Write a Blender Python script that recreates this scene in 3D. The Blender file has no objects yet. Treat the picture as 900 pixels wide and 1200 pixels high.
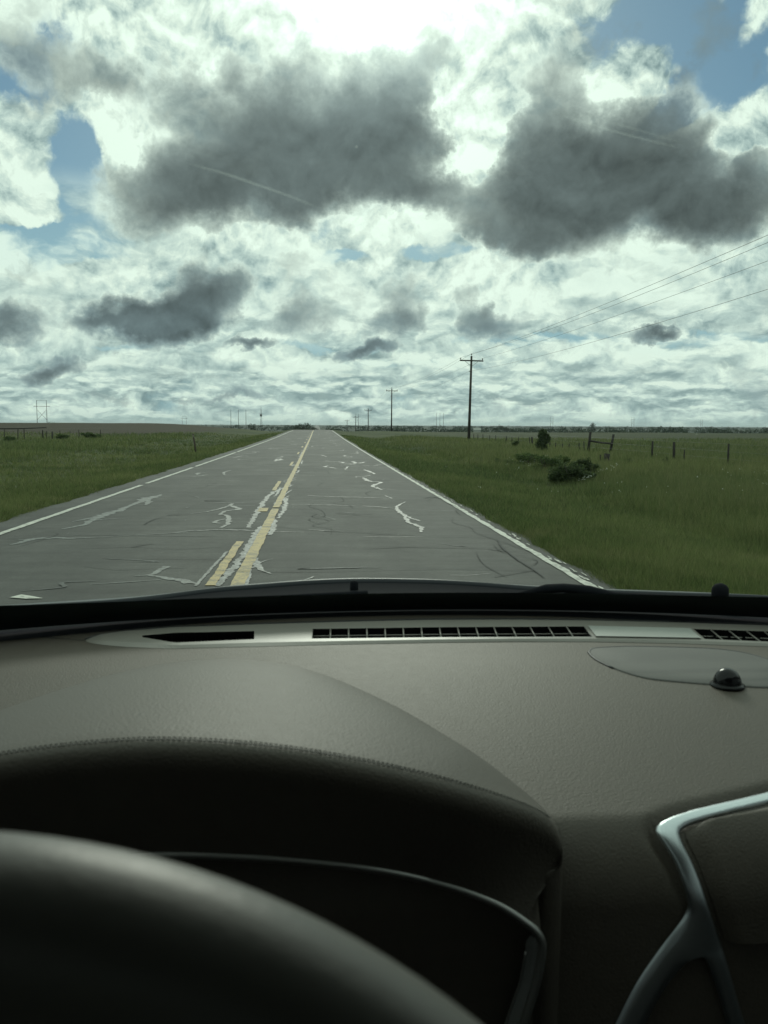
import bpy, bmesh, math, random
import numpy as np
from mathutils import Vector, Matrix
from mathutils.bvhtree import BVHTree
random.seed(7); rng = np.random.default_rng(11)
S = bpy.context.scene
COL = S.collection

# ------------------------------------------------------------------ camera
F = 1006.0                      # focal length in photo pixels (900 x 1200)
YAW, PIT, ROL = math.radians(4.43), math.radians(5.79), math.radians(.27)
fw = np.array([math.sin(YAW)*math.cos(PIT), math.cos(YAW)*math.cos(PIT), -math.sin(PIT)])
r0 = np.array([math.cos(YAW), -math.sin(YAW), 0.]); u0 = np.cross(r0, fw)
rt = r0*math.cos(ROL)+u0*math.sin(ROL); up = u0*math.cos(ROL)-r0*math.sin(ROL)
EYE = np.array([0., 0., 1.54])
def ray(px, py): return fw + rt*(px-450)/F + up*(600-py)/F
def at_y(px, py, Y):
    d = ray(px, py); return EYE + d*Y/d[1]
def at_z(px, py, z):
    d = ray(px, py); return EYE + d*(z-EYE[2])/d[2]
def proj(P):
    d = np.asarray(P)-EYE; w = d@fw
    return 450+F*(d@rt)/w, 600-F*(d@up)/w
cd = bpy.data.cameras.new('camera'); cam = bpy.data.objects.new('camera', cd); COL.objects.link(cam)
M = Matrix.Identity(4)
for i in range(3): M[i][0], M[i][1], M[i][2], M[i][3] = rt[i], up[i], -fw[i], EYE[i]
cam.matrix_world = M
cd.sensor_fit = 'VERTICAL'; cd.sensor_height = 36; cd.lens = 36*F/1200
cd.clip_start = .02; cd.clip_end = 30000
cd.dof.use_dof = True; cd.dof.focus_distance = 40; cd.dof.aperture_fstop = cd.lens/1.9
S.camera = cam
S.render.resolution_x, S.render.resolution_y = 768, 1024

# ------------------------------------------------------------------ helpers
def ss(a, b, x):
    t = np.clip((np.asarray(x, float)-a)/(b-a), 0, 1); return t*t*(3-2*t)
def tag(o, label=None, cat=None, group=None, kind=None):
    for k, v in (('label', label), ('category', cat), ('group', group), ('kind', kind)):
        if v: o[k] = v
    return o
def thing(name, label, cat, loc=(0, 0, 0), group=None):
    o = bpy.data.objects.new(name, None); COL.objects.link(o); o.location = loc
    o.empty_display_size = .2
    return tag(o, label, cat, group)
def mesh_obj(name, verts, faces, mat, parent=None, smooth=True):
    me = bpy.data.meshes.new(name)
    me.from_pydata([tuple(map(float, v)) for v in verts], [], [tuple(f) for f in faces])
    if smooth: me.polygons.foreach_set('use_smooth', [True]*len(me.polygons))
    me.materials.append(mat); me.update()
    o = bpy.data.objects.new(name, me); COL.objects.link(o)
    if parent is not None: o.parent = parent
    return o
def fast_tris(name, co, mat, parent=None):          # co: (n,3,3)
    n = len(co); me = bpy.data.meshes.new(name)
    me.vertices.add(n*3); me.vertices.foreach_set('co', np.ascontiguousarray(co, dtype=np.float32).ravel())
    me.loops.add(n*3); me.loops.foreach_set('vertex_index', np.arange(n*3, dtype=np.int32))
    me.polygons.add(n); me.polygons.foreach_set('loop_start', np.arange(0, n*3, 3, dtype=np.int32))
    me.polygons.foreach_set('loop_total', np.full(n, 3, dtype=np.int32))
    me.materials.append(mat); me.update(calc_edges=True); me.validate()
    o = bpy.data.objects.new(name, me); COL.objects.link(o)
    if parent is not None: o.parent = parent
    return o
class B:                                              # collects shapes for ONE mesh
    def __init__(s): s.v = []; s.f = []
    def add(s, v, f):
        n = len(s.v); s.v += [tuple(map(float, p)) for p in v]; s.f += [tuple(i+n for i in q) for q in f]; return s
    def box(s, lo, hi, bev=0):
        bm = bmesh.new(); bmesh.ops.create_cube(bm, size=1)
        lo, hi = Vector(lo), Vector(hi)
        for w in bm.verts: w.co = Vector([(lo[i]+hi[i])/2 + w.co[i]*(hi[i]-lo[i]) for i in range(3)])
        if bev: bmesh.ops.bevel(bm, geom=bm.edges[:], offset=bev, segments=3, affect='EDGES')
        bm.verts.index_update(); s.add([w.co for w in bm.verts], [[w.index for w in q.verts] for q in bm.faces]); bm.free(); return s
    def tube(s, pts, rad, n=8, cap=True, flat=1.0):
        P = [np.asarray(p, float) for p in pts]; R = rad if hasattr(rad, '__len__') else [rad]*len(P)
        v = []; f = []; ref = None
        for i, p in enumerate(P):
            t = P[min(i+1, len(P)-1)]-P[max(i-1, 0)]; t = t/(np.linalg.norm(t)+1e-12)
            if ref is None: ref = np.array([0, 0, 1.]) if abs(t[2]) < .9 else np.array([0, 1., 0])
            a = np.cross(t, ref); a /= np.linalg.norm(a)+1e-12; b = np.cross(a, t); ref = b
            for k in range(n):
                q = 2*math.pi*k/n; v.append(p+R[i]*(a*math.cos(q)+b*math.sin(q)*flat))
        for i in range(len(P)-1):
            for k in range(n): f.append((i*n+k, i*n+(k+1) % n, (i+1)*n+(k+1) % n, (i+1)*n+k))
        if cap: f += [tuple(range(n))[::-1], tuple((len(P)-1)*n+k for k in range(n))]
        return s.add(v, f)
    def lathe(s, prof, c, axis='z', n=24):            # prof: (r, h)
        v = []; f = []
        for (r, h) in prof:
            for k in range(n):
                q = 2*math.pi*k/n; x, y = r*math.cos(q), r*math.sin(q)
                v.append((c[0]+x, c[1]+y, c[2]+h) if axis == 'z' else (c[0]+h, c[1]+x, c[2]+y))
        m = len(prof)
        for i in range(m-1):
            for k in range(n): f.append((i*n+k, i*n+(k+1) % n, (i+1)*n+(k+1) % n, (i+1)*n+k))
        f += [tuple(range(n))[::-1], tuple((m-1)*n+k for k in range(n))]
        return s.add(v, f)
    def grid(s, G):                                   # rows of points
        m, n = len(G), len(G[0]); v = [p for row in G for p in row]
        f = [(i*n+j, i*n+j+1, (i+1)*n+j+1, (i+1)*n+j) for i in range(m-1) for j in range(n-1)]
        return s.add(v, f)
    def build(s, name, mat, parent=None, smooth=True): return mesh_obj(name, s.v, s.f, mat, parent, smooth)
def polyline(pts, n):
    P = np.asarray(pts, float); d = np.r_[0, np.cumsum(np.linalg.norm(np.diff(P, axis=0), axis=1))]
    t = np.linspace(0, d[-1], n); return np.stack([np.interp(t, d, P[:, k]) for k in range(P.shape[1])], 1)
def spline(pts, n):                                   # Catmull-Rom through pts
    P = np.asarray(pts, float); P = np.vstack([2*P[0]-P[1], P, 2*P[-1]-P[-2]]); out = []
    for i in range(1, len(P)-2):
        for t in np.linspace(0, 1, 24, endpoint=False):
            a, b, c, d = P[i-1:i+3]
            out.append(.5*((2*b)+(-a+c)*t+(2*a-5*b+4*c-d)*t*t+(-a+3*b-3*c+d)*t**3))
    out.append(P[-2]); return polyline(out, n)

# ------------------------------------------------------------------ node helper
class NT:
    def __init__(s, tree): s.t = tree; s.n = tree.nodes; s.l = tree.links
    def new(s, typ, **kw):
        nd = s.n.new(typ)
        for k, v in kw.items(): setattr(nd, k, v)
        return nd
    def put(s, sock, v):
        if isinstance(v, bpy.types.NodeSocket): s.l.new(v, sock)
        elif v is not None: sock.default_value = v
    def math(s, op, a, b=None, c=None, clamp=False):
        nd = s.new('ShaderNodeMath', operation=op, use_clamp=clamp); s.put(nd.inputs[0], a)
        if b is not None: s.put(nd.inputs[1], b)
        if c is not None: s.put(nd.inputs[2], c)
        return nd.outputs[0]
    def vec(s, op, a, b=None, sc=None):
        nd = s.new('ShaderNodeVectorMath', operation=op); s.put(nd.inputs[0], a)
        if b is not None: s.put(nd.inputs[1], b)
        if sc is not None: s.put(nd.inputs['Scale'], sc)
        return nd.outputs['Value' if op in ('LENGTH', 'DOT_PRODUCT', 'DISTANCE') else 0]
    def ramp(s, x, a, b, lo=0., hi=1., smooth=True):
        nd = s.new('ShaderNodeMapRange', interpolation_type='SMOOTHSTEP' if smooth else 'LINEAR', clamp=True)
        for i, v in enumerate((x, a, b, lo, hi)): s.put(nd.inputs[i], v)
        return nd.outputs[0]
    def noise(s, v, scale, detail=4, rough=.5, col=False, dist=0., typ='FBM', lac=2.):
        nd = s.new('ShaderNodeTexNoise', noise_type=typ); nd.noise_dimensions = '3D'
        if typ == 'FBM': nd.normalize = True
        s.put(nd.inputs['Vector'], v); s.put(nd.inputs['Scale'], scale); s.put(nd.inputs['Detail'], detail)
        s.put(nd.inputs['Roughness'], rough); s.put(nd.inputs['Distortion'], dist); s.put(nd.inputs['Lacunarity'], lac)
        return nd.outputs['Color' if col else 'Fac']
    vecmix = False
    def mix(s, f, a, b):
        if s.vecmix:
            nd = s.new('ShaderNodeMix', data_type='VECTOR', factor_mode='UNIFORM', clamp_factor=True)
            s.put(nd.inputs[0], f); s.put(nd.inputs[4], a); s.put(nd.inputs[5], b); return nd.outputs[1]
        nd = s.new('ShaderNodeMix', data_type='RGBA'); nd.clamp_factor = True
        s.put(nd.inputs[0], f)
        for i, v in ((6, a), (7, b)):
            if not isinstance(v, bpy.types.NodeSocket): v = (*v[:3], 1)
            s.put(nd.inputs[i], v)
        return nd.outputs[2]
    def scale_col(s, c, k):
        return s.vec('SCALE', c if isinstance(c, bpy.types.NodeSocket) else tuple(c[:3]), sc=k)
    def comb(s, x, y, z):
        nd = s.new('ShaderNodeCombineXYZ')
        for i, v in enumerate((x, y, z)): s.put(nd.inputs[i], v)
        return nd.outputs[0]
    def sep(s, v):
        nd = s.new('ShaderNodeSeparateXYZ'); s.put(nd.inputs[0], v); return nd.outputs
def material(name):
    m = bpy.data.materials.new(name); m.use_nodes = True; t = NT(m.node_tree)
    p = m.node_tree.nodes['Principled BSDF']; return m, t, p
def plain(name, col, rough=.6, spec=.5, metal=0., vary=.12, scale=30., bump=0., bscale=200., coat=0.):
    m, t, p = material(name)
    co = t.new('ShaderNodeTexCoord').outputs['Object']
    n = t.noise(co, scale, 5, .6)
    k = t.ramp(n, .3, .7, 1-vary, 1+vary, False)
    t.put(p.inputs['Base Color'], t.scale_col(col, k))
    p.inputs['Roughness'].default_value = rough; p.inputs['Specular IOR Level'].default_value = spec
    p.inputs['Metallic'].default_value = metal; p.inputs['Coat Weight'].default_value = coat
    if bump:
        b = t.new('ShaderNodeBump'); b.inputs['Strength'].default_value = 1; b.inputs['Distance'].default_value = bump
        t.put(b.inputs['Height'], t.noise(co, bscale, 3, .6)); t.put(p.inputs['Normal'], b.outputs[0])
    return m
def leather(name, col, rough=.55, spec=.35, amp=.00028, cell=420.):
    m, t, p = material(name)
    co = t.new('ShaderNodeTexCoord').outputs['Object']
    n = t.noise(co, 3.2, 4, .6)
    n2 = t.noise(co, 60., 4, .7)
    k = t.math('ADD', t.ramp(n, .3, .7, .93, 1.05, False), t.ramp(n2, .3, .7, -.05, .05, False))
    dust = t.ramp(t.noise(co, 900., 2, .5), .70, .80, 0, .12)
    t.put(p.inputs['Base Color'], t.mix(dust, t.scale_col(col, k), (.45, .45, .42)))
    p.inputs['Specular IOR Level'].default_value = spec
    t.put(p.inputs['Roughness'], t.ramp(n2, .3, .7, rough, rough+.03, False))
    vo = t.new('ShaderNodeTexVoronoi', feature='SMOOTH_F1'); t.put(vo.inputs['Vector'], co); vo.inputs['Scale'].default_value = cell
    h = t.math('ADD', t.math('MULTIPLY', vo.outputs['Distance'], -.7), t.noise(co, cell*.6, 3, .6))
    b = t.new('ShaderNodeBump'); b.inputs['Strength'].default_value = .75; b.inputs['Distance'].default_value = amp
    t.put(b.inputs['Height'], h); t.put(p.inputs['Normal'], b.outputs[0])
    return m

# ------------------------------------------------------------------ light and sky
SUN_EL, SUN_AZ = math.radians(27), math.radians(3.4)      # azimuth from +Y towards +X
sun_dir = np.array([math.sin(SUN_AZ)*math.cos(SUN_EL), math.cos(SUN_AZ)*math.cos(SUN_EL), math.sin(SUN_EL)])
sl = bpy.data.lights.new('sun', 'SUN'); sl.energy = 1.0; sl.angle = math.radians(14); sl.color = (1, .97, .88)
so = bpy.data.objects.new('sun', sl); COL.objects.link(so)
so.rotation_euler = Vector(sun_dir).to_track_quat('Z', 'Y').to_euler(); so.location = (0, 0, 50)

W = bpy.data.worlds.new('World'); S.world = W; W.use_nodes = True
t = NT(W.node_tree); t.vecmix = True; bg = W.node_tree.nodes['Background']; bg.inputs['Strength'].default_value = .1
sky = t.new('ShaderNodeTexSky', sky_type='NISHITA'); sky.sun_disc = False
sky.sun_elevation = SUN_EL; sky.sun_rotation = SUN_AZ; sky.altitude = 500; sky.dust_density = .6; sky.ozone_density = 1.5
D = t.new('ShaderNodeTexCoord').outputs['Generated']
dx, dy, dz = t.sep(D)
az = t.math('ARCTAN2', dx, dy); el = t.math('ARCSINE', dz)
UV = t.comb(az, el, 0.)
def ang(px, py):
    d = ray(px, py); d = d/np.linalg.norm(d); return math.atan2(d[0], d[1]), math.asin(d[2])
def wnoise(v, scale, detail, rough, amp):
    a = t.noise(v, scale, detail, rough); b = t.noise(t.vec('ADD', v, (13.1, 7.7, 3.3)), scale, detail, rough)
    return t.comb(t.math('MULTIPLY_ADD', a, amp, -amp/2), t.math('MULTIPLY_ADD', b, amp, -amp/2), 0.)
def warped(scale, amp, detail=5, rough=.55, off=(0, 0, 0)):
    return t.vec('ADD', UV, wnoise(t.vec('ADD', UV, off), scale, detail, rough, amp))
Uw = warped(7., .07, 5, .55)
Uf = warped(16., .045, 6, .6, (3, 1, 7))
def blobs(lst, vec):
    tot = None
    for (px, py, rx, ry, rot, w) in lst:
        a, e = ang(px, py)
        c_, s_ = math.cos(math.radians(rot)), math.sin(math.radians(rot))
        q = t.vec('SUBTRACT', vec, (a, e, 0))
        q = t.comb(t.vec('DOT_PRODUCT', q, (c_*F/rx, s_*F/rx, 0)), t.vec('DOT_PRODUCT', q, (-s_*F/ry, c_*F/ry, 0)), 0.)
        k = t.ramp(t.vec('LENGTH', q), 0, 1, w, 0)
        tot = k if tot is None else t.math('ADD', tot, k)
    return tot
# perspective of cloud layers: features shrink towards the horizon both ways
ec = t.math('ADD', t.math('MAXIMUM', el, 0.), .075)
def layer(kv): return t.comb(t.math('DIVIDE', az, ec), t.math('MULTIPLY', t.math('LOGARITHM', ec, math.e), kv), 0.)
P = layer(2.1)
sund = t.vec('DOT_PRODUCT', D, tuple(sun_dir))
glow = t.math('ADD', t.math('MULTIPLY', t.math('POWER', t.math('MAXIMUM', sund, 0.), 40.), .36), t.math('POWER', t.math('MAXIMUM', sund, 0.), 260.))
def bright(l, warm=.5):                               # cloud luminance -> colour (tinted by the green windshield light)
    return t.scale_col(t.mix(t.ramp(l, .25, .9, 0, 1, False), (.66, .93, 1.0), (.89, 1.0, .915)), t.math('MULTIPLY', l, 10.))
# blue of the open sky
sc_ = t.new('ShaderNodeSeparateColor'); t.put(sc_.inputs[0], sky.outputs[0])
blue = t.mix(.35, t.comb(*sc_.outputs[:3]), (1.1, 2.5, 4.0))
blue = t.mix(t.ramp(el, .28, .10), t.vec('MULTIPLY', blue, (.58, .70, .70)), (3.2, 4.9, 5.6))
# high bright deck
fFine = t.noise(t.vec('ADD', Uf, (9, 2, 5)), 20., 8, .62)
fA = t.noise(t.vec('ADD', Uw, (4.2, 1.3, 0)), 6.5, 8, .58)
fAs = t.noise(t.vec('ADD', Uw, (4.2, 1.3+.012, 0)), 6.5, 6, .58)
fA2 = t.noise(t.vec('ADD', P, (1.7, 8.2, 3)), 1.3, 7, .6, dist=.3)
HOLES = [(95, 215, 48, 85, 8, 1.1), (60, 285, 110, 30, 5, 1.0), (20, 300, 60, 25, 0, .5), (510, 296, 60, 14, 0, .6), (400, 302, 60, 10, 0, .35),
         (20, 90, 60, 60, 0, .42), (285, 45, 60, 34, 0, .14), (60, 40, 60, 40, 0, .22), (770, 10, 70, 46, 0, .6), (850, 60, 95, 76, -30, .72), (800, 120, 75, 30, 35, .8), (690, 45, 50, 40, 0, .3),
         (600, 398, 140, 9, 0, .45), (800, 402, 200, 16, 0, .6), (400, 402, 110, 10, 0, .45), (470, 425, 200, 9, 0, .35), (180, 405, 120, 8, 0, .3)]
H = blobs(HOLES, Uf)
PUFF = [(832, 90, 36, 74, -25, 1.0), (880, 150, 85, 36, 25, 1.2), (655, 70, 90, 60, 0, .5), (735, 110, 80, 44, 40, .6), (640, 12, 40, 24, 0, .5), (145, 190, 34, 85, 12, .9), (872, 40, 20, 60, -20, .8), (770, 18, 30, 16, 0, .5), (822, 60, 40, 40, -30, .4),
        (40, 200, 60, 80, -20, .6)]
PF = blobs(PUFF, Uf)
cov = t.math('SUBTRACT', t.math('MULTIPLY_ADD', fA, .8, .28), t.math('MULTIPLY', H, 1.15))
cov = t.math('ADD', cov, t.math('MULTIPLY', PF, .38))
cov = t.math('ADD', cov, t.math('MULTIPLY_ADD', fFine, .7, -.35))
mA = t.ramp(cov, .33, .58)
relief = t.math('SUBTRACT', fA, fAs)
lumA = t.math('ADD', t.math('MULTIPLY_ADD', relief, 5.0, .70), t.math('MULTIPLY_ADD', fFine, .8, -.40))
lumA = t.math('ADD', lumA, t.math('MULTIPLY_ADD', fA2, .9, -.45))
lumA = t.math('ADD', lumA, t.math('MULTIPLY', t.ramp(cov, .4, .75), .10))
lumA = t.math('MULTIPLY', lumA, t.ramp(el, .06, .30, .86, 1.05))
lumA = t.math('MINIMUM', t.math('MAXIMUM', lumA, .30), .97)
lumA = t.math('ADD', lumA, t.math('MULTIPLY', glow, 1.0))
col = t.mix(mA, blue, bright(lumA))
# rows of cumulus below: lit tops, grey-blue undersides; smaller and flatter towards the horizon
for (off, sc, asp, lo, hi, e0, e1, e2, e3, op, base, gain) in (
        ((0, 0, 0), 6.0, 1.7, .44, .56, .07, .12, .21, .27, .85, .78, 3.6),
        ((5.3, 2.2, 4), 10., 2.1, .43, .54, .035, .06, .11, .15, .92, .72, 3.6),
        ((1.3, 7.2, 2), 14., 2.9, .42, .52, -.01, .004, .048, .072, .90, .66, 3.6)):
    q0 = t.vec('ADD', t.comb(az, t.math('MULTIPLY', el, asp), 0.), off)
    q = t.vec('ADD', q0, wnoise(q0, sc*1.6, 4, .55, .5/sc))
    n1 = t.noise(q, sc, 8, .56); n2 = t.noise(t.vec('ADD', q, (0, .20/sc, 0)), sc, 6, .56)
    d = t.ramp(n1, lo, hi)
    fade = t.math('MULTIPLY', t.ramp(el, e0, e1), t.ramp(el, e2, e3, 1., 0.))
    br = t.math('ADD', t.math('MULTIPLY_ADD', t.math('SUBTRACT', n1, n2), gain, base), t.math('MULTIPLY_ADD', fFine, .25, -.125))
    br = t.math('MINIMUM', t.math('MAXIMUM', br, .40), .95)
    br = t.math('MULTIPLY', br, t.ramp(el, 0., .12, .90, 1.04))
    col = t.mix(t.math('MULTIPLY', t.math('MULTIPLY', d, fade), op), col, bright(br))
# backlit clouds: thin edges glow, thick cores go dark
DARK = [(200, 215, 110, 60, 8, .8), (300, 190, 150, 95, -14, 1.0), (400, 160, 150, 88, -8, 1.2), (460, 165, 100, 95, 0, .7), (370, 228, 240, 34, 0, .6), (530, 100, 70, 44, -20, .35), (495, 228, 80, 34, 0, .5), (555, 252, 50, 24, 0, .35), (290, 110, 90, 55, 30, .4),
        (640, 225, 130, 80, -16, .9), (720, 215, 170, 85, 10, 1.1), (800, 240, 170, 44, 0, .7), (860, 225, 110, 70, 0, .7), (640, 140, 70, 80, 15, .6), (600, 275, 80, 24, -8, .5), (720, 160, 120, 60, 20, .6), (800, 180, 60, 30, 30, .4),
        (185, 380, 118, 30, 4, 1.5), (245, 345, 70, 44, 20, 1.3), (200, 360, 60, 30, 20, .5), (0, 374, 42, 30, 0, 1.0), (345, 370, 64, 36, 20, .5), (470, 378, 50, 28, 10, .68), (575, 374, 56, 28, -10, .8), (775, 384, 42, 16, 10, 1.2),
        (430, 409, 50, 13, 0, 1.2), (300, 408, 44, 12, 0, .95), (58, 434, 36, 17, 10, 1.1), (130, 386, 80, 16, 0, .5), (545, 345, 24, 24, 10, .3),
        (140, 95, 130, 40, -6, .42), (15, 50, 60, 40, 0, .2), (465, 345, 30, 20, 30, .25), (120, 465, 60, 8, 0, .3), (280, 470, 70, 7, 0, .35), (215, 462, 40, 6, 0, .3)]
GAP = [(548, 145, 66, 72, 25, 1.35), (525, 190, 50, 26, 20, .3), (470, 292, 140, 26, 0, .5), (750, 85, 100, 46, 35, .4), (870, 150, 80, 30, 25, .8), (135, 160, 24, 70, 20, .5), (330, 275, 160, 16, 0, .3)]
Ud = warped(8., .10, 8, .6, (1.5, 6, 2))
Ud = t.vec('ADD', Ud, wnoise(t.vec('ADD', UV, (7, 3, 1)), 34., 5, .6, .028))
DK = t.math('SUBTRACT', blobs(DARK, Ud), blobs(GAP, Ud))
nD = t.noise(t.vec('ADD', Uw, (2, 7, 1)), 9., 8, .54)
nDs = t.noise(t.vec('ADD', Uw, (2, 7.014, 1)), 9., 6, .6)
DKn = t.math('ADD', DK, t.math('MULTIPLY_ADD', nD, 1.0, -.50))
DKn = t.math('ADD', DKn, t.math('MULTIPLY_ADD', fFine, .7, -.35))
rim = t.math('MULTIPLY', t.math('MULTIPLY', t.ramp(DK, .03, .22), t.ramp(DKn, -.25, .1)), t.ramp(DKn, .1, .5, 1., 0.))
rim = t.math('MULTIPLY', rim, t.ramp(el, .06, .2, .15, .7))
col = t.mix(rim, col, bright(.97))
thick = t.math('MAXIMUM', t.math('SUBTRACT', DKn, .08), 0.)
T = t.math('POWER', math.e, t.math('MULTIPLY', thick, -4.0))
mD = t.math('SUBTRACT', 1., T)
dl = t.math('MULTIPLY_ADD', t.math('SUBTRACT', nD, nDs), .35, .118)
dl = t.math('ADD', dl, t.math('MULTIPLY', t.ramp(t.math('ADD', DKn, t.math('MULTIPLY', fA2, .8)), .6, 1.7, 1., 0.), .10))
dl = t.math('ADD', dl, t.math('MULTIPLY_ADD', nD, .05, -.025))
dl = t.math('ADD', t.math('MAXIMUM', dl, .07), t.math('MULTIPLY', glow, .30))
dl = t.math('MULTIPLY', dl, t.ramp(el, .06, .2, 1.35, 1.))
dcol = t.scale_col(t.mix(t.ramp(el, .1, .2), (.80, 1.04, 1.14), (.84, 1.02, 1.05)), t.math('MULTIPLY', dl, 10.))
col = t.mix(mD, col, dcol)
# pale air right above the horizon
col = t.mix(t.ramp(el, -.005, .016, .45, 0.), col, (5.0, 6.4, 6.0))
col = t.mix(t.ramp(el, -.03, -.005, 1., 0.), col, (.8, 1.0, .8))
W.node_tree.links.new(col, bg.inputs['Color'])
S.view_settings.view_transform = 'Standard'; S.view_settings.look = 'None'
S.view_settings.exposure = 0; S.view_settings.gamma = 1
W.cycles.sampling_method = 'MANUAL'; W.cycles.sample_map_resolution = 256
S.cycles.use_denoising = True
S.cycles.max_bounces = 8; S.cycles.transparent_max_bounces = 24
S.cycles.sample_clamp_indirect = 4

# ------------------------------------------------------------------ terrain
def prof(Y):
    ks = np.array([-200, 40, 90, 140, 170, 200, 290, 375, 500, 700, 900, 1100, 1500, 2000, 3000, 9000.])
    vs = np.array([0, 0, .12, .42, .5, .38, -2.0, -3.6, -5.2, -6.5, -6., -4.6, -3.2, -3.0, -2.6, -2.6])
    Y = np.asarray(Y, float)
    return (np.interp(Y-12, ks, vs)+2*np.interp(Y, ks, vs)+np.interp(Y+12, ks, vs))/4
def wob(X, Y, s, a):
    return a*(np.sin(X/s+1.3*np.sin(Y/(s*1.7)))+np.sin(Y/(s*.83)+2.1+np.sin(X/(s*1.9))))*.5
def ground(X, Y):
    X = np.asarray(X, float); Y = np.asarray(Y, float)
    z = prof(Y) - .02
    xr = X-2.85; xl = -5.05-X
    far = 1-ss(250, 600, Y)
    z = z + far*np.where(X > 0, -.34*ss(0, 4.2, xr) + .16*ss(4.2, 8, xr) - .18*ss(9, 16, xr), 0)
    z = z + far*np.where(X < -2, -.40*ss(.3, 4.5, xl) + .2*ss(5, 12, xl) - .3*ss(12, 25, xl), 0)
    hill = 2.5*ss(95, 250, Y)*(1-ss(300, 520, Y))*ss(-8, -38, X)
    z = z + hill
    z = z + np.where((X > 3.4) | (X < -5.8), wob(X, Y, 2.3, .03)+wob(X, Y, 9, .06), 0)*np.minimum(1, np.maximum(0, np.where(X > 0, xr, xl))/2)
    under = (X > -5.0) & (X < 2.8)
    return np.where(under, z-.08, z)
def geo(a, b, first):                                 # growing steps
    out = [a]; s = first
    while out[-1] < b: out.append(out[-1]+s); s *= 1.09
    return out
xp = list(np.arange(3.4, 26, .4))+geo(26, 7000, .6)
xn = [-(x+2.3) for x in xp]
Xs = np.array(sorted(xn+[-5.06, -5.0, -4.99, -4, -2, 0, 2, 2.79, 2.8, 2.86, 3.1]+xp))
Ys = np.array([-400, -200, -100, -50, -25]+list(np.arange(-10, 70, .6))+geo(70, 9000, .9))
GX, GY = np.meshgrid(Xs, Ys); GZ = ground(GX, GY)
bb = B(); bb.grid(np.stack([GX, GY, GZ], -1).tolist())
def grass_colour(t, pos):
    n1 = t.noise(pos, .22, 5, .6); n2 = t.noise(pos, 1.1, 6, .7); n3 = t.noise(pos, .045, 3, .5)
    c = t.mix(t.ramp(n1, .35, .65), (.062, .088, .027), (.114, .136, .050))
    c = t.mix(t.ramp(n2, .47, .68, 0, .6), c, (.145, .140, .068))
    c = t.mix(t.ramp(n3, .42, .62, 0, .7), c, (.050, .078, .026))
    return c
gm, t, p = material('grassland')
geo_n = t.new('ShaderNodeNewGeometry'); pos = geo_n.outputs['Position']; px_, py_, pz_ = t.sep(pos)
c = grass_colour(t, pos)
nf = t.noise(pos, 14., 4, .7)
c = t.scale_col(c, t.ramp(nf, .3, .7, .35, .8, False))  # grass tone darkened to stand in for shade among the blades
# a brown unmown field along the rise on one side, dull green pasture on the other
wv = t.math('MULTIPLY_ADD', t.noise(pos, .03, 4, .6), 60., -30.)
brown = t.math('MULTIPLY', t.ramp(t.math('ADD', px_, t.math('MULTIPLY', wv, .25)), -22, -14, 1, 0), t.ramp(t.math('ADD', py_, wv), 105, 135))
nb = t.noise(t.vec('MULTIPLY', pos, (1, .25, 1)), .5, 5, .65)
c = t.mix(t.math('MULTIPLY', brown, .9), c, t.mix(nb, (.034, .027, .019), (.054, .043, .030)))
past = t.math('MULTIPLY', t.ramp(px_, 18, 24), t.ramp(py_, 30, 60))
c = t.mix(t.math('MULTIPLY', past, .75), c, t.mix(nb, (.034, .042, .022), (.052, .058, .031)))
c = t.mix(t.ramp(py_, 330, 520), c, t.mix(t.noise(pos, .006, 4, .6), (.022, .034, .024), (.040, .050, .032)))
t.put(p.inputs['Base Color'], c); p.inputs['Roughness'].default_value = .9; p.inputs['Specular IOR Level'].default_value = .1
bmp = t.new('ShaderNodeBump'); bmp.inputs['Distance'].default_value = .08; bmp.inputs['Strength'].default_value = .8
t.put(bmp.inputs['Height'], t.noise(pos, 6., 5, .7)); t.put(p.inputs['Normal'], bmp.outputs[0])
o = bb.build('ground', gm); tag(o, kind='structure')

# road
am, t, p = material('old_asphalt')
pos = t.new('ShaderNodeNewGeometry').outputs['Position']; px_, py_, pz_ = t.sep(pos)
n1 = t.noise(t.vec('MULTIPLY', pos, (1, .35, 1)), .8, 5, .6); n2 = t.noise(pos, 6., 6, .72); n3 = t.noise(pos, 45., 4, .75); n4 = t.noise(t.vec('MULTIPLY', pos, (.35, 2.2, 1)), 1.1, 6, .65)
c = t.mix(t.ramp(n1, .35, .68), (.048, .049, .045), (.078, .078, .071))
sx = t.math('ABSOLUTE', t.math('SUBTRACT', t.math('ABSOLUTE', t.math('SUBTRACT', px_, .95)), .85))
tr = t.math('MULTIPLY', t.ramp(sx, .1, .55, 1, 0), t.ramp(n1, .3, .6, .3, .9))
c = t.mix(t.math('MULTIPLY', tr, .45), c, (.058, .059, .056))
sx2 = t.math('ABSOLUTE', t.math('SUBTRACT', t.math('ABSOLUTE', t.math('SUBTRACT', px_, -2.65)), .85))
c = t.mix(t.math('MULTIPLY', t.ramp(sx2, .1, .5, 1, 0), .2), c, (.060, .061, .058))
c = t.scale_col(c, t.math('MULTIPLY', t.math('MULTIPLY', t.ramp(n2, .25, .75, .80, 1.18, False), t.ramp(n4, .3, .7, .76, 1.2, False)), t.ramp(n3, .25, .75, .60, 1.40, False)))
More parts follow.
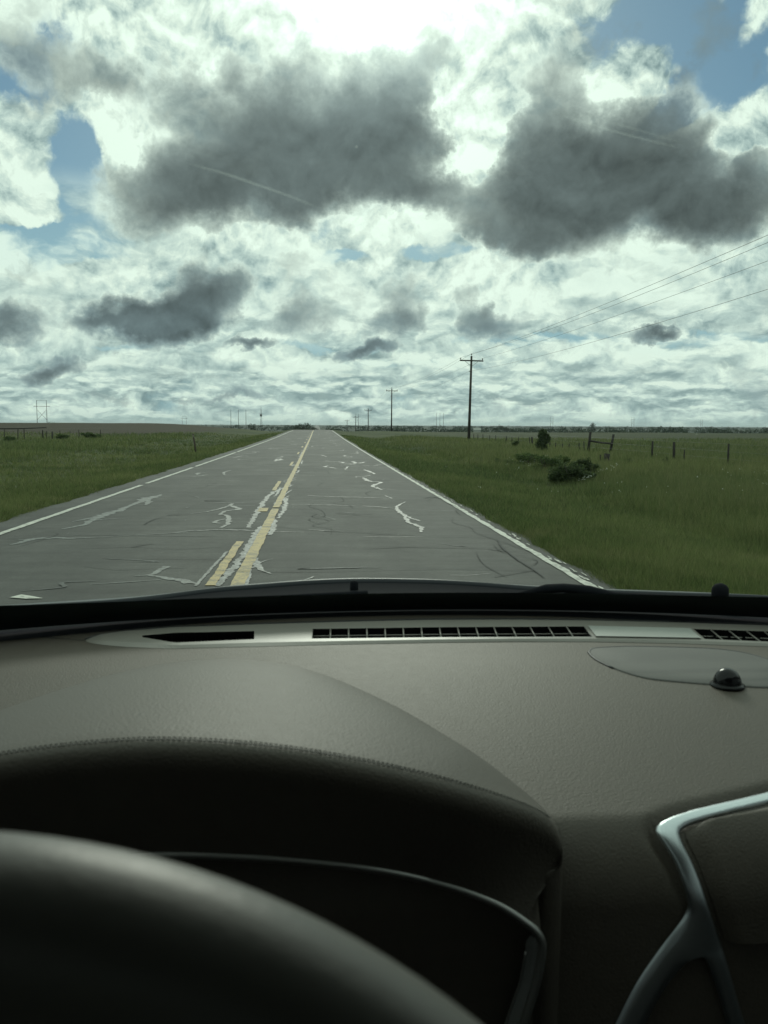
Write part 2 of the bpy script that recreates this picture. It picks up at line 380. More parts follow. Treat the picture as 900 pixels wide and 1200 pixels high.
# joint bands of the overlay: thin darker bands straight across
cr = t.noise(t.comb(t.math('MULTIPLY', px_, .18), t.math('MULTIPLY', py_, 1.6), 0), 1.2, 4, .6)
c = t.mix(t.ramp(cr, .60, .72, 0, .35), c, (.05, .051, .048))
t.put(p.inputs['Base Color'], c); p.inputs['Roughness'].default_value = .78; p.inputs['Specular IOR Level'].default_value = .25
bmp = t.new('ShaderNodeBump'); bmp.inputs['Distance'].default_value = .004; bmp.inputs['Strength'].default_value = .8
t.put(bmp.inputs['Height'], t.noise(pos, 60., 4, .75)); t.put(p.inputs['Normal'], bmp.outputs[0])
ry = list(np.arange(-30, 30, .5))+geo(30, 4500, .6)
def edge_r(y): return 2.86+.05*math.sin(y*1.7)+.04*math.sin(y*4.3+1)
def edge_l(y): return -5.02-.06*math.sin(y*1.3)-.05*math.sin(y*3.9)
G = []
for y in ry:
    z = float(prof(y)); a, b_ = edge_l(y), edge_r(y)
    G.append([(a-.02, y, z-.12), (a, y, z-.01)]+[(x, y, z) for x in (-4.6, -3.2, -1.6, -.6, .6, 1.8, 2.6)]+[(b_, y, z-.01), (b_+.02, y, z-.12)])
o = B().grid(G).build('road', am, smooth=False); tag(o, kind='structure')

# markings and crack sealing: thin sheets on the road
def on_road(px, py):
    z = 0.
    for _ in range(12):
        q = at_z(px, py, z); z = float(prof(q[1]))
    return q[0], q[1]
def jag(y, s, a, ph=0): return a*(math.sin(y*s+ph)+.6*math.sin(y*s*2.7+ph*2)+.4*math.sin(y*s*6.1+ph))/2
def stripe(bld, x, y0, y1, w, lift, jl, jr, s=3., step=.08, maxn=1e9):
    y = y0; G = []
    while y < y1:
        z = float(prof(y))+lift
        G.append([(x-w/2+jag(y, s, jl, 1.), y, z), (x+w/2+jag(y, s*1.2, jr, 4.), y, z)])
        y += max(step, y*.006)
    if len(G) > 1: bld.grid(G)
pm, t, p = material('worn_white_paint')
pos = t.new('ShaderNodeNewGeometry').outputs['Position']
w1 = t.noise(pos, 7., 5, .7)
t.put(p.inputs['Base Color'], t.mix(t.math('MULTIPLY', t.ramp(t.math('ADD', t.math('MULTIPLY', w1, .55), t.math('MULTIPLY', t.noise(pos, 35., 4, .75), .45)), .48, .60), .8), (.48, .48, .42), (.14, .14, .13))); p.inputs['Roughness'].default_value = .7
b = B()
for (a, c_) in ((-10, 22.0), (22.6, 31), (31.6, 47), (48, 158)): stripe(b, -4.42, a, c_, .11, .008, .012, .012)
stripe(b, 2.62, -8, 160, .085, .008, .010, .022, 5.)
for k in range(70):                                  # flaked bits of older paint along the outer edge
    y = rng.uniform(6.5, 40); x = 2.62+rng.uniform(.06, .15); l = rng.uniform(.05, .3); w = rng.uniform(.012, .04); z = float(prof(y))+.0082
    b.add([(x-w/2, y, z), (x+w*.2, y-.02, z), (x+w/2, y+l*.5, z), (x+w*.1, y+l, z), (x-w*.4, y+l*.7, z)], [(0, 1, 2, 3, 4)])
stripe(b, -4.42, 1180, 4000, .25, .03, 0, 0); stripe(b, 2.62, 1180, 4000, .25, .03, 0, 0)
tag(b.build('white_road_markings', pm, smooth=False), kind='structure')
ym, t, p = material('worn_yellow_paint')
pos = t.new('ShaderNodeNewGeometry').outputs['Position']
w1 = t.noise(pos, 6., 5, .7)
t.put(p.inputs['Base Color'], t.mix(t.math('MULTIPLY', t.ramp(t.math('ADD', t.math('MULTIPLY', w1, .6), t.math('MULTIPLY', t.noise(pos, 30., 4, .75), .4)), .46, .58), .75), (.40, .295, .125), (.13, .12, .09))); p.inputs['Roughness'].default_value = .7
b = B()
stripe(b, -.775, -5, 15.8, .13, .008, .008, .012, 4.); stripe(b, -.775, 16.0, 160, .125, .008, .010, .016, 3.)
for y0, y1 in ((8.2, 11.35), (20.1, 23.6), (32.4, 35.8), (44.6, 47.9), (56.8, 60), (69, 72.2), (81, 84.3), (93.4, 96.6), (105.6, 108.8), (117.8, 121), (130, 133.3), (142, 145.4)):
    stripe(b, -1.025, y0, y1, .095, .0081, .012, .012, 5.)
stripe(b, -.985, 15.25, 15.95, .17, .0082, .005, .005)
tag(b.build('yellow_road_markings', ym, smooth=False), kind='structure')
tm, t, p = material('crack_sealant')
pos = t.new('ShaderNodeNewGeometry').outputs['Position']
w1 = t.noise(pos, 11., 5, .7)
w2 = t.noise(pos, 26., 5, .75)
c = t.mix(t.ramp(w1, .35, .7), (.14, .155, .146), (.225, .245, .23))  # pale base puts the dark tar's sky reflection into the colour
t.put(p.inputs['Base Color'], t.mix(t.ramp(t.math('ADD', w2, t.math('MULTIPLY', w1, .4)), .58, .76), c, (.080, .081, .075)))
t.put(p.inputs['Roughness'], t.ramp(w1, .3, .7, .46, .66)); p.inputs['Specular IOR Level'].default_value = .32
km, t, p = material('open_crack')
p.inputs['Base Color'].default_value = (.042, .042, .04, 1); p.inputs['Roughness'].default_value = .9
nlay = [0]
def ribbon(bld, pts, w, lift=.004, rough=.35, px=True):
    Q = np.array([on_road(*q) for q in pts]) if px else np.array(pts, float)
    L = np.linalg.norm(np.diff(Q, axis=0), axis=1).sum()
    n = max(8, min(260, int(L/.03)))
    Q = spline(Q, n) if len(Q) > 2 else polyline(Q, n); w = np.array(w)*.62 if px else np.array(w)*.8
    T = np.gradient(Q, axis=0); T /= np.linalg.norm(T, axis=1)[:, None]+1e-9; N = np.stack([-T[:, 1], T[:, 0]], 1)
    Wd = np.interp(np.linspace(0, 1, n), np.linspace(0, 1, w.size), w) if w.ndim else np.full(n, float(w))
    k1 = rng.uniform(-1, 1, n); k2 = rng.uniform(-1, 1, n)
    k1 = np.convolve(k1, [.25, .5, .25], 'same'); k2 = np.convolve(k2, [.25, .5, .25], 'same')
    c0 = np.convolve(rng.uniform(-1, 1, n), [.2]*5, 'same')*Wd*.5
    a = Q+N*(Wd/2*(1+rough*k1*1.6)+c0)[:, None]; b2 = Q-N*(Wd/2*(1+rough*k2*1.6)-c0)[:, None]
    nlay[0] = (nlay[0]+1) % 40; dz = lift+nlay[0]*.00008
    bld.grid([[(a[i, 0], a[i, 1], float(prof(a[i, 1]))+dz), (b2[i, 0], b2[i, 1], float(prof(b2[i, 1]))+dz)] for i in range(n)])
s = B()
def z6(*q): return [(x/4.09, 560+y/4.09) for x, y in q]
def z7(*q): return [(200+x/4.09, 560+y/4.09) for x, y in q]
def z8(*q): return [(380+x/2.8125, 540+y/2.8125) for x, y in q]
def z2(*q): return [(180+x/4.09, 460+y/4.09) for x, y in q]
for pts, w in (
    (z6((300, 246), (400, 226), (440, 200), (490, 182), (560, 158), (640, 128), (700, 104), (775, 80)), [.10, .16, .3, .3, .14, .22, .42, .06]),
    (z6((345, 212), (420, 196), (520, 178)), [.04, .12, .05]), (z6((430, 206), (520, 198), (620, 194)), [.05, .12, .04]),
    (z6((655, 130), (700, 128), (715, 100)), [.05, .2, .12]),
    (z6((55, 322), (120, 305), (200, 291), (330, 290), (470, 287)), [.08, .16, .24, .16, .06]), (z6((90, 300), (170, 290), (250, 283)), [.05, .09, .04]),
    (z6((470, 287), (600, 279), (720, 272), (900, 262)), [.05, .03, .05, .08]),
    (z6((645, 470), (720, 466), (765, 445), (800, 425)), [.05, .10, .12, .16]), (z6((715, 467), (770, 478), (840, 492), (910, 505)), [.10, .14, .14, .2]),
    (z6((430, 512), (600, 502), (770, 490)), [.02, .05, .03]),
    (z7((0, 485), (60, 492), (125, 510)), [.06, .16, .06]),
    (z7((90, 174), (200, 158), (300, 128)), [.03, .10, .05]), (z7((140, 116), (270, 121), (400, 117)), [.03, .08, .03]), (z7((200, 158), (280, 140), (405, 132)), [.03, .08, .03]),
    (z7((300, 124), (285, 132), (325, 150), (262, 160), (238, 178)), [.10, .12, .16, .10, .10]),
    (z7((238, 175), (272, 184), (278, 205), (268, 228), (235, 240)), [.10, .14, .14, .12, .10]), (z7((262, 198), (225, 206), (212, 216), (240, 220)), [.10, .10, .10, .1]),
    (z7((-10, 268), (90, 256), (210, 250), (290, 250), (430, 256), (560, 260), (640, 262)), [.04, .09, .12, .12, .07, .05, .04]),
    (z7((440, 232), (405, 280), (370, 340), (330, 395), (290, 440), (225, 520)), [.14, .16, .15, .13, .16, .10]),
    (z7((495, 66), (465, 92), (440, 126), (415, 165), (390, 205), (370, 240)), [.16, .14, .16, .15, .13, .12]),
    (z7((120, 520), (190, 440), (270, 355)), [.05, .05, .06]),
    (z7((400, 385), (415, 420), (440, 445), (482, 462)), [.12, .16, .10, .03]), (z7((340, 440), (400, 430), (440, 425)), [.05, .12, .06]), (z7((420, 415), (450, 400), (490, 390)), [.05, .03, .015]),
    (z7((470, 275), (490, 240), (500, 200)), [.12, .16, .08]), (z7((555, 100), (545, 150), (515, 195)), [.08, .14, .08]), (z7((505, 245), (480, 240)), [.05, .1]),
    (z7((345, 520), (375, 470), (380, 440)), [.10, .08, .04]),
    (z7((655, 85), (720, 90), (800, 93), (865, 96)), [.09, .06, .04, .02]), (z7((570, 128), (690, 130), (780, 132), (885, 136)), [.03, .07, .08, .03]), (z7((660, 250), (740, 254), (830, 258)), [.03, .06, .03]),
    (z7((640, 492), (665, 484), (685, 475)), [.02, .05, .02]),
    (z8((268, 136), (240, 152), (252, 172), (275, 186), (316, 200)), [.03, .09, .13, .13, .06]), (z8((262, 180), (276, 202), (300, 212), (322, 222), (318, 236)), [.06, .12, .10, .12, .06]),
    (z8((0, 118), (110, 121), (225, 125)), [.06, .08, .04]), (z8((125, 150), (180, 153), (232, 158)), [.05, .09, .03]), (z8((200, 115), (222, 125)), [.04, .06]),
    (z8((128, 56), (150, 68), (186, 72), (160, 84), (190, 96)), [.10, .2, .16, .2, .12]), (z8((130, 30), (150, 36), (165, 44), (140, 44)), [.12, .2, .15, .1]), (z8((92, 2), (110, 8), (135, 4)), [.2, .3, .15]),
    (z8((190, 92), (240, 97), (320, 99)), [.03, .03, .02]), (z8((130, 250), (220, 252), (330, 250)), [.02, .04, .02]), (z8((270, 160), (350, 163), (430, 166)), [.02, .03, .02]),
    (z8((415, 378), (480, 378), (550, 372)), [.02, .03, .02]),
    (z2((175, 404), (215, 400), (262, 394)), [.1, .16, .1]), (z2((380, 314), (430, 303), (455, 306)), [.1, .16, .08]), (z2((472, 285), (500, 281)), [.1, .1]),
    (z2((582, 330), (596, 318), (606, 322), (590, 326)), [.15, .2, .2, .1]), (z2((620, 275), (650, 273)), [.1, .14]), (z2((570, 303), (640, 301), (700, 305)), [.04, .1, .05]),
    (z2((440, 388), (600, 385), (740, 384)), [.03, .07, .05]), (z2((760, 298), (800, 300), (830, 308)), [.06, .16, .08]), (z2((750, 275), (785, 274)), [.08, .12])):
    ribbon(s, pts, w)
# bright patches further along both lanes
for k in range(46):
    y = 26+130*(k/46)**1.4+rng.uniform(-1.5, 1.5); x = rng.choice([-3.6, -2.6, -1.8, 0.4, 1.3, 1.5, 2.0])+rng.normal()*.25
    q = [(x, y)]
    for _ in range(rng.integers(2, 6)): q.append((q[-1][0]+rng.normal()*.35, q[-1][1]+rng.uniform(.2, 1.2)))
    ribbon(s, q, [.05, rng.uniform(.08, .2), .05], px=False)
for k in range(26):
    y = 22+120*(k/26)**1.3; x0 = rng.uniform(-4.3, 0); x1 = x0+rng.uniform(1, 4); x1 = min(x1, 2.5)
    ribbon(s, [(x0, y), ((x0+x1)/2, y+rng.normal()*.25), (x1, y+rng.normal()*.35)], [.03, rng.uniform(.05, .11), .03], px=False)
for k in range(60):                                   # sealing beside the centre stripes
    y = 16+140*(k/60)**1.35; ribbon(s, [(-.775+rng.choice([-.16, .14])+rng.normal()*.04, y), (-.775+rng.normal()*.09, y+rng.uniform(.6, 1.2)), (-.775+rng.choice([-.14, .16]), y+rng.uniform(1.4, 3))], [.04, rng.uniform(.05, .11), .03], px=False)
q = [on_road(x, y) for x, y in ((11, 701), (25, 697.6), (38, 699.5), (50.5, 702), (30, 702.6))]
wb = B().add([(a, b_, float(prof(b_))+.0084) for a, b_ in q], [(0, 4, 3, 2, 1)])
tag(wb.build('white_paint_patch', pm, smooth=False), kind='structure')
tag(s.build('crack_sealing', tm, smooth=False), kind='structure')
kk = B(); s2 = B()
for pts, w in ((z8((0, 233), (90, 236), (190, 242), (300, 247)), .03), (z8((130, 291), (200, 288), (280, 285), (420, 288), (620, 291)), [.02, .045, .03, .03, .02]), (z8((570, 262), (590, 292), (640, 330), (690, 362), (725, 388)), [.03, .05, .03, .035, .02]),
               (z8((600, 300), (570, 296), (540, 292)), .04), (z8((690, 362), (640, 370), (560, 384)), .03), (z8((320, 250), (430, 252), (600, 258)), .02), (z8((40, 174), (110, 178), (160, 176)), .025), (z8((330, 125), (355, 120), (385, 126)), [.03, .07, .03]),
               (z7((-190, 334), (-120, 322), (-80, 318)), .04), (z7((0, 178), (40, 177), (90, 176)), .03), (z7((790, 172), (850, 175), (910, 180)), .03), (z7((700, 100), (790, 105), (900, 100)), .02), (z6((400, 425), (560, 440), (700, 436), (900, 432)), .02), (z6((800, 182), (830, 178), (860, 180)), .05), (z6((690, 225), (740, 200), (790, 190)), .03)):
    ribbon(kk, pts, w, lift=.0125)
for k in range(26):                                   # cracks that wander along the lanes and join the cross cracks
    y = 8.5+40*(k/26)**1.3; x = rng.choice([-3.9, -3.1, -1.9, .2, .9, 1.9, 2.3])+rng.normal()*.2; q = [(x, y)]
    for _ in range(rng.integers(3, 8)): q.append((q[-1][0]+rng.normal()*.16, q[-1][1]+rng.uniform(.25, .8)))
    ribbon(kk, q, [.006, .016, .01, .016, .005], lift=.0125, px=False)
    if rng.random() < .6: j = q[len(q)//2]; ribbon(kk, [j, (j[0]+rng.normal()*.3, j[1]+.15), (j[0]+rng.normal()*.7, j[1]+rng.normal()*.2)], [.012, .012, .004], lift=.0125, px=False)
for k in range(22):                                   # worn, barely lighter sealing in the near lanes
    y = 8.5+26*(k/22)**1.2; x = rng.uniform(-4.2, 2.0); q = [(x, y)]
    for _ in range(rng.integers(2, 5)): q.append((q[-1][0]+rng.normal()*.45, q[-1][1]+rng.normal()*.22))
    ribbon(s2, q, [.02, rng.uniform(.04, .10), .015], lift=.0033, px=False)
for k in range(40):
    y = 9+110*(k/40)**1.6; x0 = rng.uniform(-4.9, 1); x1 = min(2.8, x0+rng.uniform(.8, 4.5))
    ribbon(kk, [(x0, y), ((x0*2+x1)/3, y+rng.normal()*.12), ((x0+2*x1)/3, y+rng.normal()*.12), (x1, y+rng.normal()*.2)], [.008, .02, .012, .02, .006], lift=.0125, px=False)
tag(kk.build('road_cracks', km, smooth=False), kind='structure')
om, t, p = material('old_worn_sealant')
pos = t.new('ShaderNodeNewGeometry').outputs['Position']
t.put(p.inputs['Base Color'], t.mix(t.ramp(t.noise(pos, 18., 5, .75), .42, .62), (.062, .064, .060), (.105, .112, .106))); p.inputs['Roughness'].default_value = .7; p.inputs['Specular IOR Level'].default_value = .25
tag(s2.build('worn_crack_sealing', om, smooth=False), kind='structure')
# ------------------------------------------------------------------ outside: poles, wires, fences, plants
wood = plain('weathered_pole_wood', (.05, .045, .040), .85, .2, vary=.3, scale=6, bump=.004, bscale=40)
postm = plain('grey_post_wood', (.034, .031, .027), .9, .2, vary=.3, scale=12)
porc = plain('brown_porcelain', (.06, .045, .04), .25, .5)
wirem = plain('dull_aluminium_wire', (.16, .17, .17), .55, .4, metal=.6)
steel = plain('galvanised_steel', (.22, .23, .23), .5, .5, metal=.7)
gz = lambda x, y: float(ground(x, y))

def make_pole():
    t_ = thing('utility_pole', 'x', 'utility pole', group='utility poles along the road')
    B().tube([(0, 0, -.4), (0, 0, 9.3)], [.17, .11], 12).build('shaft', wood, t_)
    B().box((-1.32, -.17, 8.72), (1.32, -.07, 8.86), .01).build('crossarm', wood, t_)
    for x in (-1.22, 1.22):
        B().lathe([(.02, 0), (.02, .06), (.065, .07), (.07, .12), (.04, .15), (.055, .18), (.03, .22)], (x, -.12, 8.86), n=10).build('insulator', porc, t_)
    B().lathe([(.02, 0), (.02, .12), (.065, .13), (.07, .18), (.04, .21), (.055, .24), (.03, .28)], (0, 0, 9.3), n=10).build('insulator', porc, t_)
    for sgn in (-1, 1): B().tube([(0, -.14, 8.15), (sgn*.75, -.17, 8.74)], .022, 6).build('brace', steel, t_)
    B().lathe([(.03, 0), (.05, .02), (.05, .08), (.03, .1)], (-.16, 0, 7.6), n=10).build('neutral_spool', porc, t_)
    return t_
def dup(root, loc, label, rz=0., group=None):
    r_ = root.copy(); COL.objects.link(r_); r_.location = loc; r_.rotation_euler[2] = rz; r_['label'] = label
    if group: r_['group'] = group
    for ch in list(root.children):
        c_ = ch.copy(); COL.objects.link(c_); c_.parent = r_
    return r_
pole0 = make_pole()
PX = 16.8
plist = [(95, 'weathered wooden utility pole with crossarm, tallest one right of the road, leaning slightly'),
         (196, 'wooden utility pole with crossarm, second along the roadside line, halfway to the horizon'),
         (291, 'small distant wooden utility pole with crossarm, third along the roadside line'),
         (385, 'tiny far utility pole, fourth of the roadside line, near where the road dips'),
         (480, 'tiny far utility pole, last of the roadside line before it drops from sight'),
         (-4, 'wooden utility pole standing in the verge beside the car, outside the picture')]
wires = [[], [], [], []]
for i, (Y, lab) in enumerate(plist):
    x = PX + (0, 0, .3, .1, -.4, .2)[i]; z = gz(x, Y)-(0 if i else .0)
    if i == 0: pole0.location = (x, Y, z); pole0['label'] = lab; q = pole0
    else: q = dup(pole0, (x, Y, z), lab, rz=rng.normal()*.05)
    lean = (.020, .004, -.006, .008, 0, .01)[i]; q.rotation_euler = (rng.normal()*.006, lean, q.rotation_euler[2])
    if i == 1: q.scale = (1, 1, 1.05)
    Rm = q.rotation_euler.to_matrix()
    for k, a in enumerate(((-1.22, -.12, 9.08), (0, 0, 9.58), (1.22, -.12, 9.08), (-.2, 0, 7.65))):
        v = Rm @ Vector(a); wires[k].append((x+v[0], Y+v[1], z+v[2]*q.scale[2]))
lab = ['thin power wire strung on the road side of the crossarms', 'thin power wire strung over the tops of the utility poles', 'thin power wire strung on the field side of the crossarms', 'lowest wire on the utility poles, strung below the crossarms']
for k, pts in enumerate(wires):
    pts = sorted(pts, key=lambda p_: p_[1]); path = []
    for a, b_ in zip(pts[:-1], pts[1:]):
        sag = (.65, .9, .6, .8)[k]
        for s_ in np.linspace(0, 1, 28, endpoint=False):
            v = np.array(a)*(1-s_)+np.array(b_)*s_; v[2] -= 4*sag*s_*(1-s_); path.append(v)
    path.append(np.array(pts[-1]))
    tag(B().tube(path, .009, 5).build('power_line', wirem), lab[k], 'power line', 'wires on the roadside poles')

# far transmission structures, each on its real distance
def hframe(px, Y, h, w, npole, label, name='transmission_structure', arms=True, x_br=True):
    d = ray(px, 497); X = d[0]/d[1]*Y; z = gz(X, Y)
    t_ = thing(name, label, 'power structure', (X, Y, z))
    th = .22; vis = (1.54+h+z-1.54)-0.0 if False else max(6., z+h-1.5)
    for i in range(npole):
        x = (i-(npole-1)/2)*w
        B().tube([(x, 0, -1), (x, 0, h)], [th*1.2, th*.8], 8).build('shaft', wood, t_)
    if arms:
        ex = w*(npole-1)/2+2.6
        B().box((-ex, -.2, h-.27*vis), (ex, .2, h-.27*vis+.3)).build('crossarm', wood, t_)
        if npole == 2: B().box((-w/2, -.1, h-.25), (w/2, .1, h-.08)).build('top_beam', wood, t_)
    if x_br:
        for i in range(npole-1):
            a = (i-(npole-1)/2)*w; B().tube([(a, 0, h-.85*vis), (a+w, 0, h-.4*vis)], .10, 6).tube([(a+w, 0, h-.85*vis), (a, 0, h-.4*vis)], .10, 6).build('cross_brace', wood, t_)
    return t_
def top_h(px, py, Y):
    d = ray(px, 497); X = d[0]/d[1]*Y; return at_y(px, py, Y)[2]-gz(X, Y)
for (px, pt, Y, wpx, n, x_br, arms, lab) in (
    (49.5, 469, 700, 10.8, 2, True, True, 'two-legged wooden power structure with cross brace on the left skyline'),
    (279.5, 480, 900, 8.6, 3, False, False, 'row of three tall bare transmission posts left of where the road meets the sky'),
    (515.5, 484, 1300, 4.1, 3, False, False, 'three thin posts of a far transmission structure between the two nearest utility poles'),
    (646.5, 488, 1700, 3.0, 2, True, True, 'faint two-post transmission structure on the skyline above the round bush'),
    (741.5, 489, 1800, 3.0, 2, True, True, 'faint two-post transmission structure on the skyline above the fence brace'),
    (822, 491, 2100, 2.4, 2, True, True, 'faintest two-post transmission structure on the right skyline'),
    (216, 488, 1500, 4.6, 2, False, True, 'faint two-post transmission structure above the brown field'),
    (418.5, 485, 1200, 3.2, 2, True, True, 'small two-post transmission structure just right of the road end')):
    hframe(px, Y, top_h(px, pt, Y), wpx/F*Y, n, lab, arms=arms, x_br=x_br)
# mast
Y = 850; d = ray(306, 497); X = d[0]/d[1]*Y; z = gz(X, Y); h = top_h(306, 478.5, Y)
t_ = thing('communication_mast', 'lone lattice mast with a thick middle left of the road end', 'mast', (X, Y, z))
m_ = B()
for k in range(3):
    q = 2*math.pi*k/3; m_.tube([(1.1*math.cos(q), 1.1*math.sin(q), -1), (.35*math.cos(q), .35*math.sin(q), h*.95)], .14, 6)
for k in range(14):
    q = 2*math.pi*(k % 3)/3; q2 = 2*math.pi*((k+1) % 3)/3; zz_ = h*.95*k/14; r1 = 1.1-.75*k/14
    m_.tube([(r1*math.cos(q), r1*math.sin(q), zz_), (r1*math.cos(q2), r1*math.sin(q2), zz_+h*.06)], .07, 4)
m_.build('lattice', steel, t_)
B().lathe([(.3, 0), (1.1, .2), (1.1, 2.6), (.3, 2.8)], (0, 0, h*.66), n=12).build('antenna_drum', steel, t_)
B().tube([(0, 0, h*.9), (0, 0, h+1.5)], .12, 6).build('aerial', steel, t_)

# fences
def fence(label, posts, wires_at, th=1.4):
    t_ = thing('wire_fence', label, 'fence', (posts[0][0], posts[0][1], gz(posts[0][0], posts[0][1])))
    o0 = np.array(t_.location)
    tops = []
    for (x, y, h, r, lx, ly) in posts:
        z = gz(x, y); base = np.array([x, y, z-.2])-o0; tp = np.array([x+lx, y+ly, z+h])-o0
        B().tube([base, (base+tp)/2, tp], [r*th, r*th*.95, r*th*.9], 8).build('post', postm, t_)
        tops.append((base+np.array([0, 0, .2]), tp))
    w_ = B()
    for k in wires_at:
        w_.tube([a+(b_-a)*k/max(1e-6, (b_-a)[2]) + np.array([0, 0, rng.normal()*.01]) for a, b_ in tops], .0025, 4)
    w_.build('wire', wirem, t_)
    return t_, o0
pr = []
def fpx(px, pb, pt, r, lean=0., X=19.2):
    d = ray(px, 520); Y = X/(d[0]/d[1]); z = gz(X, Y)
    hh = at_y(px, pt, Y)[2]-z
    return (X, Y, hh, r, lean, 0.)
for px, pt, r, ln in ((905, 519, .05, .02), (854, 520, .05, .0), (802, 527, .035, .02), (790.5, 518, .075, -.03), (764.5, 517, .06, 0.01)):
    pr.append(fpx(px, 545, pt, r, ln))
for px, pt, r in ((685, 517, .035), (679, 519, .04), (667, 520, .05), (660, 520, .045), (651, 519, .04), (644, 518, .05), (624, 512, .08), (621, 512, .04), (607, 512, .035), (600, 512, .035), (593, 511, .05), (581, 510, .04), (574, 510, .04), (566, 509, .04), (560, 509, .04), (555, 509, .04)):
    pr.append(fpx(px, 530, pt, r, rng.normal()*.03))
fence('weathered wire fence of uneven wooden posts across the right pasture', pr, (.35, .7, 1.05), 1.05)
# braced H section of old fence
def bp(px, py, Y): return at_y(px, py, Y)
Yb = 58.
t_ = thing('fence_brace', 'two leaning tall posts joined by a sagging rail in the right pasture', 'fence brace', tuple(bp(701, 530, Yb)))
o0 = np.array(t_.location)
for a, b_ in (((689, 533), (692, 506)), ((715, 532), (719, 509))):
    B().tube([bp(*a, Yb)-o0, bp(*b_, Yb)-o0], [.10, .085], 8).build('post', postm, t_)
B().tube([bp(690.5, 516.5, Yb-.12)-o0, bp(704, 518.6, Yb-.12)-o0, bp(717.5, 520, Yb-.12)-o0], .065, 8).build('rail', postm, t_)
t_ = bp(711, 546, 38.); B_ = B().tube([at_y(709.5, 549, 38.), at_y(711.5, 531.5, 38.)], [.15, .13], 9)
tag(B_.build('fence_post', postm), 'thick short leaning post standing in front of the rail brace', 'fence post')
tag(B().tube([at_y(703.3, 547, 39.), at_y(703.5, 533, 39.)], [.03, .03], 7).build('fence_post', postm), 'thin short stake just left of the thick leaning post', 'fence post')
pl = []
for px, pt, r in ((-6, 503, .05), (5, 503, .05), (20.5, 503, .06), (28, 503, .06), (50, 504, .09), (54.5, 505, .05), (61, 505.5, .11), (70, 504.5, .06), (82, 504.5, .04), (92.5, 503.5, .06), (118, 503.5, .05)):
    d = ray(px, 505); Y = 96+px*.12; X = d[0]/d[1]*Y; z = gz(X, Y); pl.append((X, Y, at_y(px, pt, Y)[2]-z, r, rng.normal()*.03, 0))
ft, o0 = fence('old wooden fence below the brown field at the left', pl, (.4, .8, 1.2), .85)
a, b_ = at_y(-5, 502.5, 95.7)-o0, at_y(54, 501, 102.2)-o0
B().tube([a, (a+b_)/2+np.array([0, 0, -.05]), b_], .07, 6).build('rail', postm, ft)
# leaning roadside marker
t_ = thing('delineator_post', 'dark leaning roadside marker post in the left verge', 'marker post', (-7.0, 0, 0))
d = ray(230, 528); Y = -7.0/(d[0]/d[1]); t_.location = (-7.0, Y, gz(-7.0, Y)-.05); o0 = np.array(t_.location)
tp = at_y(226.2, 508.5, Y)-o0
B().tube([(0, 0, -.1), tp*.5, tp], [.05, .05, .045], 6, flat=.35).build('post', plain('rusty_steel', (.06, .045, .035), .8), t_)
rf = plain('dull_reflector', (.12, .11, .09), .4); B().tube([tp*.80+np.array([0, -.03, 0]), tp*.93+np.array([0, -.03, 0])], .04, 6).build('reflector', rf, t_)
# tiny pale shed
X, Y, _ = at_y(559, 503, 420); z = gz(X, Y)
t_ = thing('shed', 'tiny pale shed far off beside the tallest utility pole', 'shed', (X, Y, z))
shm = plain('pale_sheet_metal', (.30, .31, .28), .6); zz_ = at_y(559, 502, Y)[2]-z
B().box((-1.6, -1.2, -.3), (1.6, 1.2, zz_*.8)).build('wall', shm, t_, False)
B().add([(-1.8, -1.4, zz_*.8+.003), (1.8, -1.4, zz_*.8+.003), (1.8, 1.4, zz_*.8+.003), (-1.8, 1.4, zz_*.8+.003), (-1.8, 0, zz_+.3), (1.8, 0, zz_+.3)], [(0, 1, 5, 4), (3, 4, 5, 2), (0, 4, 3), (1, 2, 5), (0, 3, 2, 1)]).build('roof', shm, t_, False)

# foliage
def leafmat(name, a, b_, trans=.35, scale=1.2):
    m, t, p = material(name)
    g = t.new('ShaderNodeNewGeometry')
    n = t.noise(g.outputs['Position'], scale, 4, .6)
    c = t.mix(t.ramp(t.math('ADD', t.math('MULTIPLY', n, .7), t.math('MULTIPLY', g.outputs['Random Per Island'], .45)), .35, .8), a, b_)
    t.put(p.inputs['Base Color'], c); p.inputs['Roughness'].default_value = .7; p.inputs['Specular IOR Level'].default_value = .2
    tr = t.new('ShaderNodeBsdfTranslucent'); t.put(tr.inputs['Color'], t.scale_col(c, 1.3))
    mx = t.new('ShaderNodeMixShader'); mx.inputs[0].default_value = trans
    t.l.new(p.outputs[0], mx.inputs[1]); t.l.new(tr.outputs[0], mx.inputs[2])
    t.l.new(mx.outputs[0], m.node_tree.nodes['Material Output'].inputs['Surface']); return m
def leaves(c, R, n, size, clumps=9):
    """triangles of leaf size gathered in uneven clumps inside an ellipsoid"""
    c = np.array(c); R = np.array(R)
    cc = rng.normal(size=(clumps, 3)); cc /= np.linalg.norm(cc, axis=1)[:, None]; cc *= rng.uniform(.25, .8, (clumps, 1))
    cr = rng.uniform(.25, .5, clumps)
    k = rng.integers(0, clumps, n); d = rng.normal(size=(n, 3)); d /= np.linalg.norm(d, axis=1)[:, None]
    pt = cc[k]+d*(cr[k]*rng.uniform(.4, 1.05, n))[:, None]
    pt = c+pt*R; pt[:, 2] = np.maximum(pt[:, 2], c[2]-R[2]*.98)
    a = rng.normal(size=(n, 3)); a /= np.linalg.norm(a, axis=1)[:, None]; b_ = np.cross(a, rng.normal(size=(n, 3))); b_ /= np.linalg.norm(b_, axis=1)[:, None]
    s = size*rng.uniform(.6, 1.4, n)[:, None]
    return np.stack([pt-a*s*.5, pt+b_*s*.45, pt+a*s*.7], 1)
bush_m = leafmat('dark_bush_leaves', (.034, .052, .022), (.078, .108, .044))
